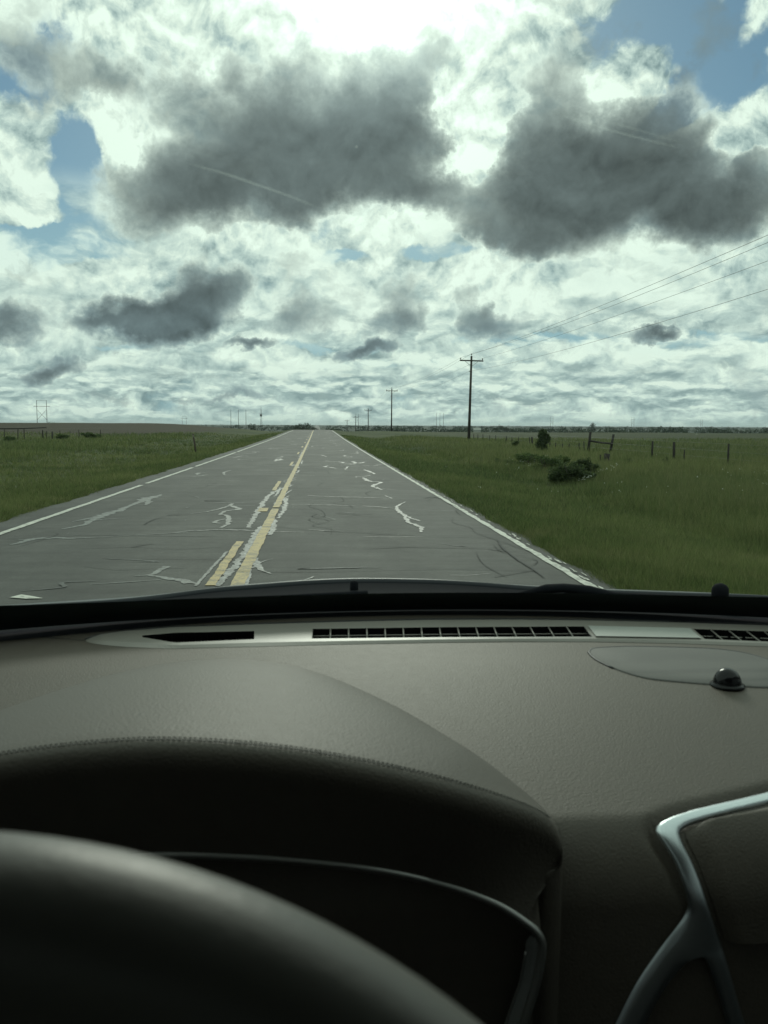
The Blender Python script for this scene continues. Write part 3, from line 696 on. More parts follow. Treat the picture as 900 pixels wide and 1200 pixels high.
bush_m2 = leafmat('green_shrub_leaves', (.042, .070, .024), (.095, .130, .046))
twig = plain('twigs', (.05, .042, .035), .9)
def bush(px, pb, Y, parts, label, mat, n=1500, size=.10, name='bush', grp=None, cat='bush'):
    base = at_y(px, pb, Y); z = gz(base[0], Y)
    t_ = thing(name, label, cat, (base[0], Y, z), grp)
    co = np.concatenate([leaves((dx_, dy_, dz_), (rx, ry_, rz), int(n*w), size) for dx_, dy_, dz_, rx, ry_, rz, w in parts])
    co[:, :, 2] += (base[2]-z)*0
    fast_tris('foliage', co, mat, t_)
    st = B()
    for _ in range(6): st.tube([(rng.normal()*.05, rng.normal()*.05, -.05), (rng.normal()*parts[0][3]*.4, rng.normal()*.2, parts[0][2]+parts[0][5]*.5)], [.025, .008], 5)
    st.build('stem', twig, t_)
bush(637, 530, 56, [(0, 0, .72, .46, .45, .74, 1), (-.12, 0, 1.12, .32, .3, .5, .6), (.2, 0, .85, .36, .4, .55, .5), (-.15, 0, .4, .6, .5, .42, .5)], 'dark upright bush standing by the fence posts right of the road', bush_m, 1800, .11)
bush(668, 566, 27, [(0, 0, .40, .50, .45, .42, 1), (-.35, .1, .32, .6, .4, .34, .9), (.35, .1, .28, .5, .4, .3, .7)], 'dark rounded shrub in the ditch, lowest of the clump', bush_m, 1500, .075)
bush(683, 556, 29, [(0, 0, .42, .42, .4, .46, 1), (.3, 0, .28, .5, .4, .3, .6), (-.3, 0, .3, .4, .4, .3, .5)], 'dark shrub at the right end of the ditch clump', bush_m, 1300, .075)
bush(640, 555, 33, [(0, 0, .32, .75, .5, .36, 1.2), (.6, .1, .36, .6, .5, .40, 1)], 'green spreading shrub in the middle of the ditch clump', bush_m2, 1700, .08)
bush(617, 552, 37, [(0, 0, .3, .55, .5, .34, 1), (.55, .1, .26, .6, .5, .32, .9)], 'green low shrub at the left end of the ditch clump', bush_m2, 1400, .08)
bush(597, 551, 38, [(0, 0, .14, .35, .3, .17, 1)], 'small dark weed tuft by itself left of the ditch shrubs', bush_m, 500, .07, 'weed_tuft', cat='weed')
bush(587, 551, 39, [(0, 0, .16, .32, .3, .18, 1)], 'smallest dark weed tuft beside the mown verge', bush_m, 450, .07, 'weed_tuft', cat='weed')
bush(604, 524, 70, [(0, 0, .3, .55, .4, .3, 1)], 'low dark weed patch in front of the fence near the dark upright bush', bush_m, 600, .10, 'weed_tuft', cat='weed')
bush(739, 549, 36, [(0, 0, .18, .16, .2, .2, 1)], 'little dark weed between the leaning post and the fence', bush_m, 300, .07, 'weed_tuft', cat='weed')
bush(780, 548, 37, [(0, 0, .2, .2, .2, .22, 1)], 'little dark weed below the tall fence post', bush_m, 350, .07, 'weed_tuft', cat='weed')
bush(75, 517, 100, [(0, 0, .3, .9, .6, .33, 1)], 'low scrub against the old left fence', bush_m2, 900, .16)
bush(104, 515, 104, [(0, 0, .38, 1.1, .7, .4, 1), (.8, 0, .3, .8, .6, .33, .6)], 'wide scrub bush in the left field beside the last fence post', bush_m2, 1100, .16)
bush(10, 520, 92, [(0, 0, .3, .8, .6, .35, 1)], 'low scrub at the left end of the old fence', bush_m2, 900, .16)
tree_m = leafmat('far_tree_leaves', (.018, .030, .018), (.040, .058, .030), .2, .1)
def far_tree(px, Y, h, w, label, grp, n=420):
    d = ray(px, 497); X = d[0]/d[1]*Y; z = gz(X, Y)
    t_ = thing('tree', label, 'tree', (X, Y, z), grp)
    fast_tris('crown', np.concatenate([leaves((0, 0, h*.6), (w/2, w/2, h*.4), n, h*.09, 12), leaves((w*.2, 0, h*.42), (w*.5, w*.4, h*.3), n//2, h*.09, 8)]), tree_m, t_)
    B().tube([(0, 0, -.5), (.1, 0, h*.3), (-.1, .1, h*.7)], [h*.035, h*.025, h*.01], 6).build('trunk', twig, t_)
for px, Y, pt, w, lab in ((356, 420, 494.6, 7, 'dark tree rising just left of the road end'), (347, 440, 496.3, 9, 'broad low tree left of the road end'), (365, 450, 496.2, 8, 'dark low tree nearest the road end'),
                          (296, 520, 496.2, 8, 'low tree below the far mast'), (694, 900, 495.3, 7, 'lone tiny tree on the skyline above the rail brace'), (591, 620, 496.3, 9, 'round dark tree on the skyline right of the tallest utility pole')):
    d = ray(px, 497); X = d[0]/d[1]*Y; far_tree(px, Y, at_y(px, pt, Y)[2]-gz(X, Y), w, lab, None)
for px, Y, hh, w, lab in ((60, 262, 1.5, 3.2, 'small shrub on the left skyline beside the two-legged power structure'), (69, 266, 1.1, 2.4, 'smallest shrub on the left skyline'), (84, 268, 1.3, 4.2, 'long low shrub on the left skyline')):
    far_tree(px, Y, hh, w, lab, None, 200)
# far woods that read as one mass
co = []
for k in range(1500):
    Y = rng.uniform(430, 2600); px = rng.uniform(300, 1100) if rng.random() < .85 else rng.uniform(-100, 300)
    d = ray(px, 497); X = d[0]/d[1]*Y
    if -8 < X < 10: continue
    if Y < 800 and (X < -10): continue
    h = rng.uniform(3.5, 7.5)*(1 if Y < 1200 else 1.2); w = h*rng.uniform(1.2, 3.2)
    zt_ = at_y(px, 498.0+rng.uniform(-.4, 2.0) + (px-372)*.0042, Y)[2]; z = gz(X, Y); h = min(h, max(1.2, zt_-z))
    co.append(leaves((X, Y, z+h*.5), (w/2, w/2, h*.52), 60, h*.28, 6))
tag(fast_tris('far_woods', np.concatenate(co), tree_m), 'dark band of far woods along the horizon', 'woods', kind='stuff')

# grass
gr_m, t, p = material('grass_blades')
g = t.new('ShaderNodeNewGeometry'); pos = g.outputs['Position']
c = grass_colour(t, pos)
c = t.scale_col(c, t.ramp(g.outputs['Random Per Island'], 0, 1, .55, 1.7, False))
px_, py_, pz_ = t.sep(pos)
tz = t.math('MULTIPLY', t.ramp(t.math('ADD', px_, t.math('MULTIPLY_ADD', t.noise(pos, .5, 3, .6), 5., -2.5)), 6.5, 9.5), t.ramp(t.noise(pos, .35, 4, .65), .35, .62))
c = t.mix(t.math('MULTIPLY', tz, .45), c, (.140, .148, .070))
c = t.mix(t.ramp(g.outputs['Random Per Island'], .80, .95, 0, .65), c, (.185, .168, .09))
t.put(p.inputs['Base Color'], c); p.inputs['Roughness'].default_value = .65; p.inputs['Specular IOR Level'].default_value = .25
tr = t.new('ShaderNodeBsdfTranslucent'); t.put(tr.inputs['Color'], t.scale_col(c, 1.25))
mx = t.new('ShaderNodeMixShader'); mx.inputs[0].default_value = .4
t.l.new(p.outputs[0], mx.inputs[1]); t.l.new(tr.outputs[0], mx.inputs[2]); t.l.new(mx.outputs[0], gr_m.node_tree.nodes['Material Output'].inputs['Surface'])
def blades(n, side, y0, y1):
    u = rng.random(n); e = -.35; Y = (y0**e+(y1**e-y0**e)*u)**(1/e)
    if side > 0:
        x0 = np.full(n, 2.83); x1 = .58*Y+1.5
    else:
        x0 = np.full(n, -5.03); x1 = -(.40*Y+1.5)
    v = rng.random(n)**1.25; X = x0+(x1-x0)*v
    ok = (x1-x0)*side > .3; X, Y = X[ok], Y[ok]; m = len(X)
    edge = np.abs(X-(2.83 if side > 0 else -5.03))
    pat = .5+.5*np.sin(X*.9+1.7*np.sin(Y*.35))*np.sin(Y*.5+1.3*np.sin(X*.6)); pat2 = .5+.5*np.sin(X*2.7+2*np.sin(Y*1.3))*np.sin(Y*1.9+X)
    bound = np.where(side > 0, 7.0+.8*np.sin(Y*.31)+.6*np.sin(Y*.11+2), 14.)
    tall = ss(0, 1.5, np.abs(X)-bound)
    h = (.05+.09*rng.random(m)+.05*pat2)*ss(-.05, .35, edge+.08) + tall*(.10+.30*rng.random(m)**2)*(.35+.8*pat)
    w = np.maximum(.006, Y/860*.55)*rng.uniform(.7, 1.4, m)
    a = rng.uniform(0, 2*np.pi, m); ln = rng.uniform(.1, .75, m)*h; la = rng.uniform(0, 2*np.pi, m)
    base = np.stack([X, Y, ground(X, Y)-.01], 1)
    tx = np.stack([np.cos(a)*w/2, np.sin(a)*w/2*.6, np.zeros(m)], 1)
    tip = base+np.stack([np.cos(la)*ln, np.sin(la)*ln, h], 1)
    return np.stack([base-tx, base+tx, tip], 1)
def clumps(n, side, x0, x1, y0, y1, hmin, hmax, per=26):
    u = rng.random(n); Y = (y0**-.3+(y1**-.3-y0**-.3)*u)**(1/-.3); X = rng.uniform(x0, x1, n)*side
    cy = np.repeat(Y, per); cx = np.repeat(X, per); hh = np.repeat(rng.uniform(hmin, hmax, n), per); rr = np.repeat(rng.uniform(.06, .28, n), per); m = n*per
    a = rng.uniform(0, 2*np.pi, m); r_ = rr*np.sqrt(rng.random(m)); bx = cx+r_*np.cos(a); by = cy+r_*np.sin(a)
    h = hh*rng.uniform(.45, 1.1, m); w = np.maximum(.006, by/860*.6)*rng.uniform(.6, 1.2, m)
    base = np.stack([bx, by, ground(bx, by)-.01], 1); q = rng.uniform(0, 2*np.pi, m)
    tx = np.stack([np.cos(q)*w/2, np.sin(q)*w/2*.5, np.zeros(m)], 1)
    sp = r_*.8+h*rng.uniform(0, .35, m); tip = base+np.stack([np.cos(a)*sp, np.sin(a)*sp, h], 1)
    return np.stack([base-tx, base+tx, tip], 1)
co = np.concatenate([clumps(1500, 1, 7, 26, 11, 60, .22, .60), clumps(500, 1, 3.6, 8, 8, 50, .08, .22), clumps(900, 1, 2.80, 3.15, 7, 60, .05, .16, 14),
                     clumps(900, -1, 4.98, 5.4, 11, 70, .05, .16, 14), clumps(900, -1, 6, 22, 14, 80, .10, .35), blades(260000, 1, 6.5, 110), blades(190000, -1, 5, 130)])
tag(fast_tris('grass', co, gr_m), 'green roadside grass on both verges', 'grass', kind='stuff')
# white wild flowers in the taller grass
fl_m = plain('white_petals', (.6, .62, .56), .7)
co = []
def flower(px, py):
    z = -.3
    for _ in range(6):
        q = at_z(px, py, z); z = gz(q[0], q[1])+.3
    s = .006+.005*rng.random()
    for _ in range(5):
        a = rng.normal(size=(3, 3))*s; co.append(q+a)
for k in range(40): flower(615+rng.normal()*11+6, 541+rng.normal()*4)
for k in range(45): s_ = rng.random(); flower(678+s_*46, 562-s_*17+rng.normal()*1.5)
for k in range(18): flower(rng.uniform(835, 900), rng.uniform(548, 575))
for k in range(30): flower(rng.uniform(560, 900), rng.uniform(528, 580))
tag(fast_tris('wildflowers', np.array(co), fl_m), 'tiny white wildflowers scattered in the taller grass on the right', 'flowers', kind='stuff')
# ------------------------------------------------------------------ the car one looks out of
CX = .17
car = thing('car', 'car seen from inside, grey leather dashboard and black steering wheel below the windshield', 'car', (CX, 0, 0))
CO = np.array([CX, 0, 0])
def part(bld, name, mat, parent=None, smooth=True):
    """vertices are given in world space; a part hangs on the car, a sub-part on its part"""
    bld.v = [tuple(np.array(v)-CO) for v in bld.v]
    return bld.build(name, mat, parent or car, smooth)
dash_m = leather('grey_dash_skin', (.088, .075, .060), amp=.00055, cell=560)
hood_m = leather('grey_leather_hood', (.086, .074, .060), cell=520, amp=.0006)
blackp = plain('black_plastic', (.024, .025, .027), .5, .4, bump=.0002, bscale=500)
darkp = plain('dark_lower_plastic', (.020, .020, .021), .6, .3, bump=.0002, bscale=500)
trim_m = plain('pale_grey_trim', (.205, .192, .170), .42, .5, vary=.03)
chrome = plain('satin_chrome', (.60, .65, .67), .34, .5, metal=1., vary=.03)
dchrome = plain('dark_satin_chrome', (.66, .66, .63), .40, .5, metal=1., vary=.03)
gloss = plain('gloss_black', (.006, .006, .007), .16, .25)
clothm = plain('headliner_cloth', (.07, .066, .06), .95, .1)
seat_m = leather('dark_seat_leather', (.045, .043, .04))
paint = plain('dark_car_paint', (.012, .015, .020), .35, .3, vary=.03)
wipm = plain('matt_black_arm', (.010, .011, .014), .9, .08)
rubber = plain('tyre_rubber', (.02, .02, .02), .85)
glass, t, p = material('clear_glass')
tb = t.new('ShaderNodeBsdfTransparent'); tb.inputs[0].default_value = (.905, .985, .925, 1)
t.l.new(tb.outputs[0], glass.node_tree.nodes['Material Output'].inputs['Surface']); t.n.remove(p)

tint = bpy.data.materials.new('cabin_dimming_glass'); tint.use_nodes = True; t = NT(tint.node_tree); t.n.remove(t.n['Principled BSDF'])  # tint added to the unseen side and rear panes to keep the cabin dim
tb = t.new('ShaderNodeBsdfTransparent'); tb.inputs[0].default_value = (.24, .255, .25, 1)
t.l.new(tb.outputs[0], t.n['Material Output'].inputs['Surface'])
def yb(X): return 1.320-.29*(X-.145)**2           # plan curve of the foot of the glass
NEAR, FACE = .70, .655
def dz_top(Y):
    return 1.238+.006*ss(1.20, 1.32, Y)-.042*np.clip((1.06-Y)/.4, 0, 2)**1.5
def crossfall(X): return -.03*np.clip(abs(X-CX)-.8, 0, 1)**1.3
def profile(X):
    out = []
    for Y in np.arange(yb(X), NEAR, -.005): out.append((Y, float(dz_top(Y))))
    zt_ = float(dz_top(NEAR)); rr = NEAR-FACE
    for a in np.linspace(0, math.pi/2, 14): out.append((NEAR-rr*math.sin(a), zt_-.0-rr*(1-math.cos(a))*1.0-.018*math.sin(a)))
    Y0, z0 = out[-1]
    for k in np.linspace(0, 1, 60)[1:]: out.append((Y0-.035*k, z0-.42*k))
    return out
cols = np.arange(-.68, 1.021, .005); nrow = 190
rows = []
for X in cols:
    pr_ = polyline(profile(X), nrow); rows.append([(X, a, b_+crossfall(X)) for a, b_ in pr_])
dash = B().grid(rows)
bvh = BVHTree.FromPolygons([Vector(v) for v in dash.v], dash.f)
def hit(px, py, off=0.):
    d = Vector(ray(px, py)).normalized(); q, n, i, ds = bvh.ray_cast(Vector(EYE), d)
    if q is None: return hit(px, py+.7, off)        # just beyond the far rim: slide back onto the skin
    if n.dot(d) > 0: n = -n
    return np.array(q+n*off)
# centre trim outlines (photo pixels)
TL = spline([(985, 911), (940, 922), (900, 932), (850, 944), (805, 954), (780, 962), (769, 969), (769, 978), (778, 992), (790, 1012), (799, 1036), (805, 1058), (803, 1068), (795, 1082), (772, 1112), (745, 1152), (718, 1205), (700, 1250)], 120)
TR = spline([(985, 924), (940, 934), (900, 944), (850, 956), (818, 965), (802, 971), (795, 979), (801, 993), (810, 1010), (819, 1032), (828, 1058), (840, 1092), (852, 1130), (862, 1165), (874, 1205), (888, 1250)], 120)
# sink the skin beside the trim, as a soft seam
V = np.array(dash.v); dd = V-EYE; wv_ = dd@fw; ok = wv_ > .1
qx = 450+F*(dd@rt)/np.where(ok, wv_, 1); qy = 600-F*(dd@up)/np.where(ok, wv_, 1)
nearby = ok & (qx > 700) & (qx < 1000) & (qy > 880) & (qy < 1280)
idx = np.where(nearby)[0]; seg = TL[:84]
dist = np.array([np.hypot(seg[:, 0]-qx[i], seg[:, 1]-qy[i]).min() for i in idx])
V[idx, 2] -= .010*(1-ss(3, 15, dist))
SKIN = V

# pale strip along the foot of the windshield with its slots
gx = [(60, 757), (99, 751), (103, 748.5), (112, 746), (130, 743), (150, 740), (200, 736), (300, 732), (400, 729), (500, 726.7), (600, 726.3), (700, 727.5), (800, 730), (900, 733.3), (1010, 739)]
lx = [(60, 757.5), (99, 751.6), (103, 753), (112, 755), (130, 757), (150, 758.6), (200, 760.5), (300, 758), (400, 755.5), (500, 753.5), (600, 752.2), (700, 752.4), (800, 754.5), (900, 758), (1010, 764)]
stp = [(99, 750), (165, 748.5), (205, 745), (300, 743), (366, 740.5), (520, 738.3), (685, 737.5), (812, 740.5), (900, 743.5), (1010, 748)]
sbt = [(99, 751.5), (165, 750), (205, 756.8), (300, 752.6), (366, 752), (520, 750.3), (685, 749.6), (812, 752), (900, 755.5), (1010, 760.5)]
def ev(L, x): return float(np.interp(x, [q[0] for q in L], [q[1] for q in L]))
for x0, x1 in ((164, 299), (364, 687), (810, 931)):
    X_ = qx-(np.interp(qx, [366, 500, 685, 900], [-.5, 1.5, 9, 17])*.5 if x0 > 300 else 0)
    a_ = np.interp(X_, *zip(*stp)); b_ = np.interp(X_, *zip(*sbt))
    V[ok & (X_ > x0) & (X_ < x1) & (qy > a_-1.2) & (qy < b_+1.2) & (dd[:, 1] > 1), 2] -= .035
dash.v = [tuple(v) for v in V]
dash_o = part(dash, 'dashboard', dash_m)
segs = [(101, 167, 0), (167, 298, 1), (300, 366, 0), (366, 685, 2), (688, 812, 3), (812, 930, 2), (931, 940, 0)]
def slant(x): return np.interp(x, [366, 500, 685, 900], [-.5, 1.5, 9, 17])
st = B(); wells = {}; fins = B()
xs_strip = sorted(set(list(np.linspace(101, 167, 12))+list(np.linspace(167, 298, 20))+list(np.linspace(298, 366, 6))+list(np.linspace(366, 685, 16))+list(np.linspace(685, 812, 8))+list(np.linspace(812, 930, 8))+[940]))
def colm(x):
    xb = x+(slant(x) if x > 340 else 0)
    if x < 366: xb = x
    g = ev(gx, x); l = ev(lx, xb); a, b_ = ev(stp, x), ev(sbt, xb); m = min(l-.6, max(b_, g+.5)); a = min(a, m-.3); a = max(a, g+.2)
    k = (x-101)/20. if x < 121 else 1.
    return [hit(x, g, .0005), hit(x, g+.25*(a-g), .004*min(1, max(0, k))), hit(x, a, .0045*min(1, max(.1, k))), hit(xb, m, .0045*min(1, max(.1, k))), hit(xb, m+.6*(l-m), .0035*min(1, max(.1, k))), hit(xb, l, .0004)]
C_ = [colm(x) for x in xs_strip]
def inslot(x): return 167 <= x < 297.9 or 366 <= x < 684.9 or 812 <= x < 929.9
for i in range(len(xs_strip)-1):
    a, b_ = C_[i], C_[i+1]
    for k in range(5):
        if k == 2 and inslot(xs_strip[i]): continue
        st.add([a[k], b_[k], b_[k+1], a[k+1]], [(0, 1, 2, 3)])
    if inslot(xs_strip[i]):
        dn = np.array([0, .004, -.022])
        q = [a[2], b_[2], b_[3], a[3]]; w_ = [v+dn for v in q]
        wells.setdefault(0 if xs_strip[i] < 300 else (1 if xs_strip[i] < 700 else 2), B()).add(q+w_, [(4, 5, 6, 7), (0, 1, 5, 4), (2, 3, 7, 6), (1, 2, 6, 5), (3, 0, 4, 7)])
strip_o = part(st, 'defroster_trim', trim_m, dash_o, smooth=False)
slotm = plain('slot_black', (.006, .006, .007), .9, .1)
for w_ in wells.values(): part(w_, 'vent_slot', slotm, dash_o, smooth=False)
for x in [366+21.27*k for k in range(0, 16)]+[812+21.0*k for k in range(0, 6)]:
    xb = x+slant(x)
    fins.tube([hit(x, ev(stp, x), .0035), hit(xb, ev(sbt, xb), .0035)], .0011, 5)
for x0, x1 in ((367, 685), (813, 929)):
    fins.tube([hit(x+slant(x)*.5, (ev(stp, x)+ev(sbt, x))/2, .001) for x in np.linspace(x0, x1, 24)], .0007, 4)
part(fins, 'defroster_fins', trim_m, dash_o)
G = [[hit(x+slant(x)*v, ev(stp, x)*(1-v)+ev(sbt, x+9)*v+.4, .0062) for v in (0, .06, .5, .94, 1)] for x in np.linspace(689, 808, 20)]
part(B().grid(G), 'vent_plate', plain('lighter_grey_plate', (.33, .34, .315), .45, vary=.02), dash_o)
# dark seam behind the strip
part(B().tube([hit(x, ev(gx, x)-.6, .0004) for x in np.linspace(100, 940, 80)], .0016, 6), 'strip_seam', blackp, dash_o)
part(B().tube([hit(x, y, .0001) for x, y in spline([(-20, 741.5), (20, 744), (60, 747.5), (99, 750.5)], 24)], .0007, 5), 'panel_seam', blackp, dash_o)
# black strip added over the skin along the foot of the glass
part(B().grid([[np.array([x, y, float(dz_top(y))+crossfall(x)+.0016]) for y in np.linspace(min(1.3034+.0858*x-.3238*x*x, yb(x)-.004) if -.5 < x < .75 else yb(x)-.004, yb(x)+.02, 4)] for x in np.linspace(-.66, 1.0, 90)]), 'black_foot_strip', wipm, dash_o)
# speaker cover, inset panel with dark rim
so_ = spline([(690, 765), (692, 761.6), (703, 759.6), (740, 758.3), (790, 759.2), (835, 761), (868, 765), (895, 772), (925, 783), (935, 793), (925, 803), (900, 806.5), (850, 804), (800, 800.3), (760, 796), (730, 788), (708, 778.5), (696, 771.5), (690, 765)], 90)[:-1]
cen = so_.mean(0); ring = [hit(x, y, .0007) for x, y in so_]; ring2 = [hit(cen[0]+(x-cen[0])*.985, cen[1]+(y-cen[1])*.96, .0017) for x, y in so_]
rng3 = [hit(cen[0]+(x-cen[0])*.5, cen[1]+(y-cen[1])*.5, .0017) for x, y in so_]
n = len(ring); sp = B().add([hit(x, y, -.0005) for x, y in so_]+ring+ring2+rng3+[hit(cen[0], cen[1], .0017)], [(r_*n+i, r_*n+(i+1) % n, (r_+1)*n+(i+1) % n, (r_+1)*n+i) for r_ in range(3) for i in range(n)]+[(3*n+i, 3*n+(i+1) % n, 4*n) for i in range(n)])
spk_m, t, p = material('perforated_cover')
oc = t.new('ShaderNodeTexCoord').outputs['Object']; vo = t.new('ShaderNodeTexVoronoi'); vo.inputs['Scale'].default_value = 480; vo.inputs['Randomness'].default_value = .15; t.put(vo.inputs['Vector'], oc)
t.put(p.inputs['Base Color'], t.mix(t.ramp(vo.outputs['Distance'], .22, .34), (.035, .035, .034), (.115, .112, .104))); p.inputs['Roughness'].default_value = .7
part(sp, 'speaker_cover', spk_m, dash_o)
rimpts = [hit(x, y, .0004) for x, y in np.vstack([so_[-6:], so_[:52]])]
part(B().tube(rimpts, .0022, 6, flat=.6), 'speaker_seam', blackp, dash_o)
# light sensor dome
b0 = hit(852, 803.5, .001); R_ = .0163
sn = B().lathe([(R_*1.22, -.002), (R_*1.22, .0012), (R_*1.02, .0022)]+[(R_*math.cos(a), .002+R_*1.12*math.sin(a)) for a in np.linspace(.05, 1.50, 14)], b0, n=28)
part(sn, 'light_sensor', gloss, dash_o)
# centre trim, raised satin metal
NC = 9; us = [0, .05, .14, .3, .5, .7, .86, .95, 1]; hh_ = [.6*x for x in (0, .0045, .0066, .0074, .0078, .0074, .0066, .0045, 0)]
ins_l = spline([(812, 1119), (806, 1121), (798, 1128), (785, 1148), (770, 1172), (752, 1208), (735, 1250)], 40)
ins_r = spline([(812, 1119), (820, 1118), (826, 1124), (833, 1143), (842, 1170), (852, 1206), (864, 1250)], 40)
def atrow(L, s_): q = polyline(L, 400); return q[int(np.clip(s_, 0, 1)*399)]
iL = int(np.argmin(np.hypot(TL[:, 0]-788, TL[:, 1]-1092))); iR = int(np.argmin(np.hypot(TR[:, 0]-845, TR[:, 1]-1108)))
uL, uR = polyline(TL[:iL+1], 70), polyline(TR[:iR+1], 70)
rows = []
for i in range(70):
    mid = None
    row = []
    for u_, h_ in zip(us, hh_):
        q = uL[i]*(1-u_)+uR[i]*u_
        k = ss(60, 69, i); q = q+(np.array([812, 1119])-(uL[-1]+uR[-1])/2)*k*(1-abs(2*u_-1))
        row.append(hit(q[0], q[1], h_+.001))
    rows.append(row)
tr_ = B().grid(rows)
for (out, inn, rev) in ((TL[iL:], ins_l, 0), (TR[iR:], ins_r, 1)):
    o_, i_ = polyline(out, 40), polyline(inn, 40); G = []
    for k in range(40):
        row = []
        for j, u_ in enumerate([0, .1, .28, .6, .86, 1]):
            q = o_[k]*(1-u_)+i_[k]*u_
            e_ = float(ss(0, 14, k)); h_ = .6*[0, .0045, .0066, .0074, .0077-.0011*e_, .0078*(1-e_)][j]
            row.append(hit(q[0], q[1], float(h_)+.001))
        G.append(row)
    tr_.grid(G)
xe = min(hit(984.9, 911)[0], hit(984.9, 924)[0])-.0005
tr_.add([(2*xe-a, b_, c_) for a, b_, c_ in tr_.v], [f_[::-1] for f_ in tr_.f])     # the frame is the same on its far side
tro = part(tr_, 'centre_trim', chrome)
bm = bmesh.new(); bm.from_mesh(tro.data); bmesh.ops.remove_doubles(bm, verts=bm.verts[:], dist=.0004); bmesh.ops.recalc_face_normals(bm, faces=bm.faces[:]); bm.to_mesh(tro.data); bm.free()
pad_l = spline([(826, 964), (806, 972), (803, 980), (808, 992), (818, 1012), (827, 1036), (836, 1062), (848, 1100)], 30)
G = []
for k in range(30):
    s_ = k/29; xl_, yl = pad_l[k]; row = []
    yr = 928+(1100-928)*s_
    for j, u_ in enumerate([0, .03, .08, .15, .25, .4, .6, .8, 1]):
        x = xl_+(985-xl_)*u_; y = yl+(yr-yl)*u_
        h_ = .007*ss(0, .08, u_)*ss(0, 2.5, k+.2)
        row.append(hit(x, y, .0012+float(h_)))
    G.append(row)
pd = B().grid(G); xe2 = min(r_[-1][0] for r_ in G)-.0005
pd.add([(2*xe2-a, b_, c_) for a, b_, c_ in pd.v], [f_[::-1] for f_ in pd.f])
part(pd, 'centre_pad', dash_m)

# instrument hood: leather dome over the gauges
H0p = spline([(262, 768.5), (300, 771), (335, 776), (370, 785), (420, 805), (480, 835), (540, 874), (590, 909), (625, 935), (646, 955), (656, 972)], 90)
H1p = spline([(168, 865), (230, 867), (290, 871), (350, 878), (420, 890), (490, 905), (550, 921), (600, 937), (632, 950), (647, 962), (655, 977)], 90)
inner = spline([(168, 1000), (230, 1001), (330, 1006), (440, 1018), (520, 1036), (580, 1058), (618, 1082), (632, 1096), (636, 1112), (630, 1150), (612, 1210), (600, 1260)], 130)
Yh = lambda x: .600+.055*max(0, (x-168)/487)**5
top = []
for i in range(90):
    a = hit(*H0p[i], -.002); b_ = at_y(H1p[i][0], H1p[i][1], Yh(H1p[i][0]))
    fadeb = 1-ss(60, 89, i)
    r_ = []
    for k in np.linspace(0, 1, 16):
        q = a*(1-k)+b_*k; q[2] += .017*fadeb*4*k*(1-k)*(1-.35*k); r_.append(q)
    r_.append(b_+np.array([0, -.004, -.0007])); r_.append(b_+np.array([0, -.0078, -.0026])); r_.append(b_+np.array([0, -.0104, -.0062])); r_ += [b_+np.array([0, -.0116, -.0108]), b_+np.array([0, -.0112, -.0165]), b_+np.array([0, -.0095, -.0225])]
    top.append(r_)
last = top[-1]; e1 = last[15]
side = []
for k in range(1, 41):
    s_ = k/40; py = 977+s_*285; q = at_y(np.interp(py, [977, 992, 1056, 1262], [655, 658.5, 657, 650]), py, .655-.002*min(1, k/6))
    back = np.array([q[0]+.0, .80, q[2]+.0]); r_ = [back*(1-j)+q*j for j in np.linspace(0, 1, 16)]
    lip = min(1., k/5)
    r_ += [q+np.array([-.001*lip-0*(1-lip), -.006, -.0012*(1-lip)]), q+np.array([-.0045*lip, -.011, -.0045*(1-lip)]), q+np.array([-.010*lip, -.0145, -.01*(1-lip)]), q+np.array([-.017*lip, -.0155, -.017*(1-lip)]), q+np.array([-.020*lip, -.0135, -.0185*(1-lip)]), q+np.array([-.023*lip, -.0110, -.0225*(1-lip)])]
    side.append(r_)
allc = top+side
inn = polyline(inner, len(allc))
for i, r_ in enumerate(allc):
    e = r_[-1]; q = at_y(inn[i][0], inn[i][1], min(.625, e[1]+.02))
    for k in (.3, .6, .9, 1.0): r_.append(e*(1-k)+q*k)
    r_.append(q+np.array([0, .02, .004])); r_.append(q+np.array([-.006 if i > 90 else 0, .10, .0]))
def mirror(G, xm): return [[np.array([2*xm-p_[0], p_[1], p_[2]]) for p_ in r_] for r_ in G[::-1]]
xm = float(allc[0][15][0])
full = mirror(allc, xm)[:-1]+allc
Gf = np.array(full); nf_ = len(Gf); mid_ = nf_//2
for _ in range(60):                                   # even out the join over the crown
    w_ = np.zeros(nf_); w_[mid_-34:mid_+35] = np.hanning(69)
    sm_ = Gf.copy(); sm_[1:-1] = .25*Gf[:-2]+.5*Gf[1:-1]+.25*Gf[2:]
    Gf = Gf*(1-w_[:, None, None])+sm_*w_[:, None, None]
full = [list(r_) for r_ in Gf]
hood_o = part(B().grid([r_[:26] for r_ in full]), 'instrument_hood', hood_m)
part(B().grid([r_[25:] for r_ in full]), 'hood_front', blackp, hood_o)
crest = [r_[15] for r_ in full[40:-40]]
crest = polyline(crest[6:-4], 900)
sti = B(); T = np.gradient(crest, axis=0); T /= np.linalg.norm(T, axis=1)[:, None]
Lc = np.linalg.norm(np.diff(crest, axis=0), axis=1).sum(); ns = int(Lc/.0036)
for k in range(ns):
    i = int((k+.5)/ns*899); tg = T[i]; c0 = crest[i]; across = np.cross(tg, (0, 0, 1)); across /= np.linalg.norm(across)
    sl_ = np.array([0, 0, -.0006])
    for s_, dz_ in ((1, .0005), (-1, .0003)):
        ctr = c0 - across*s_*-.0021 + np.array([0, 0, dz_]) + (sl_ if s_*across[1] < 0 else 0)
        sti.tube([ctr-tg*.0014, ctr-tg*.0007+np.array([0, 0, .0005]), ctr+tg*.0007+np.array([0, 0, .0005]), ctr+tg*.0014], [.0002, .00048, .00048, .0002], 5)
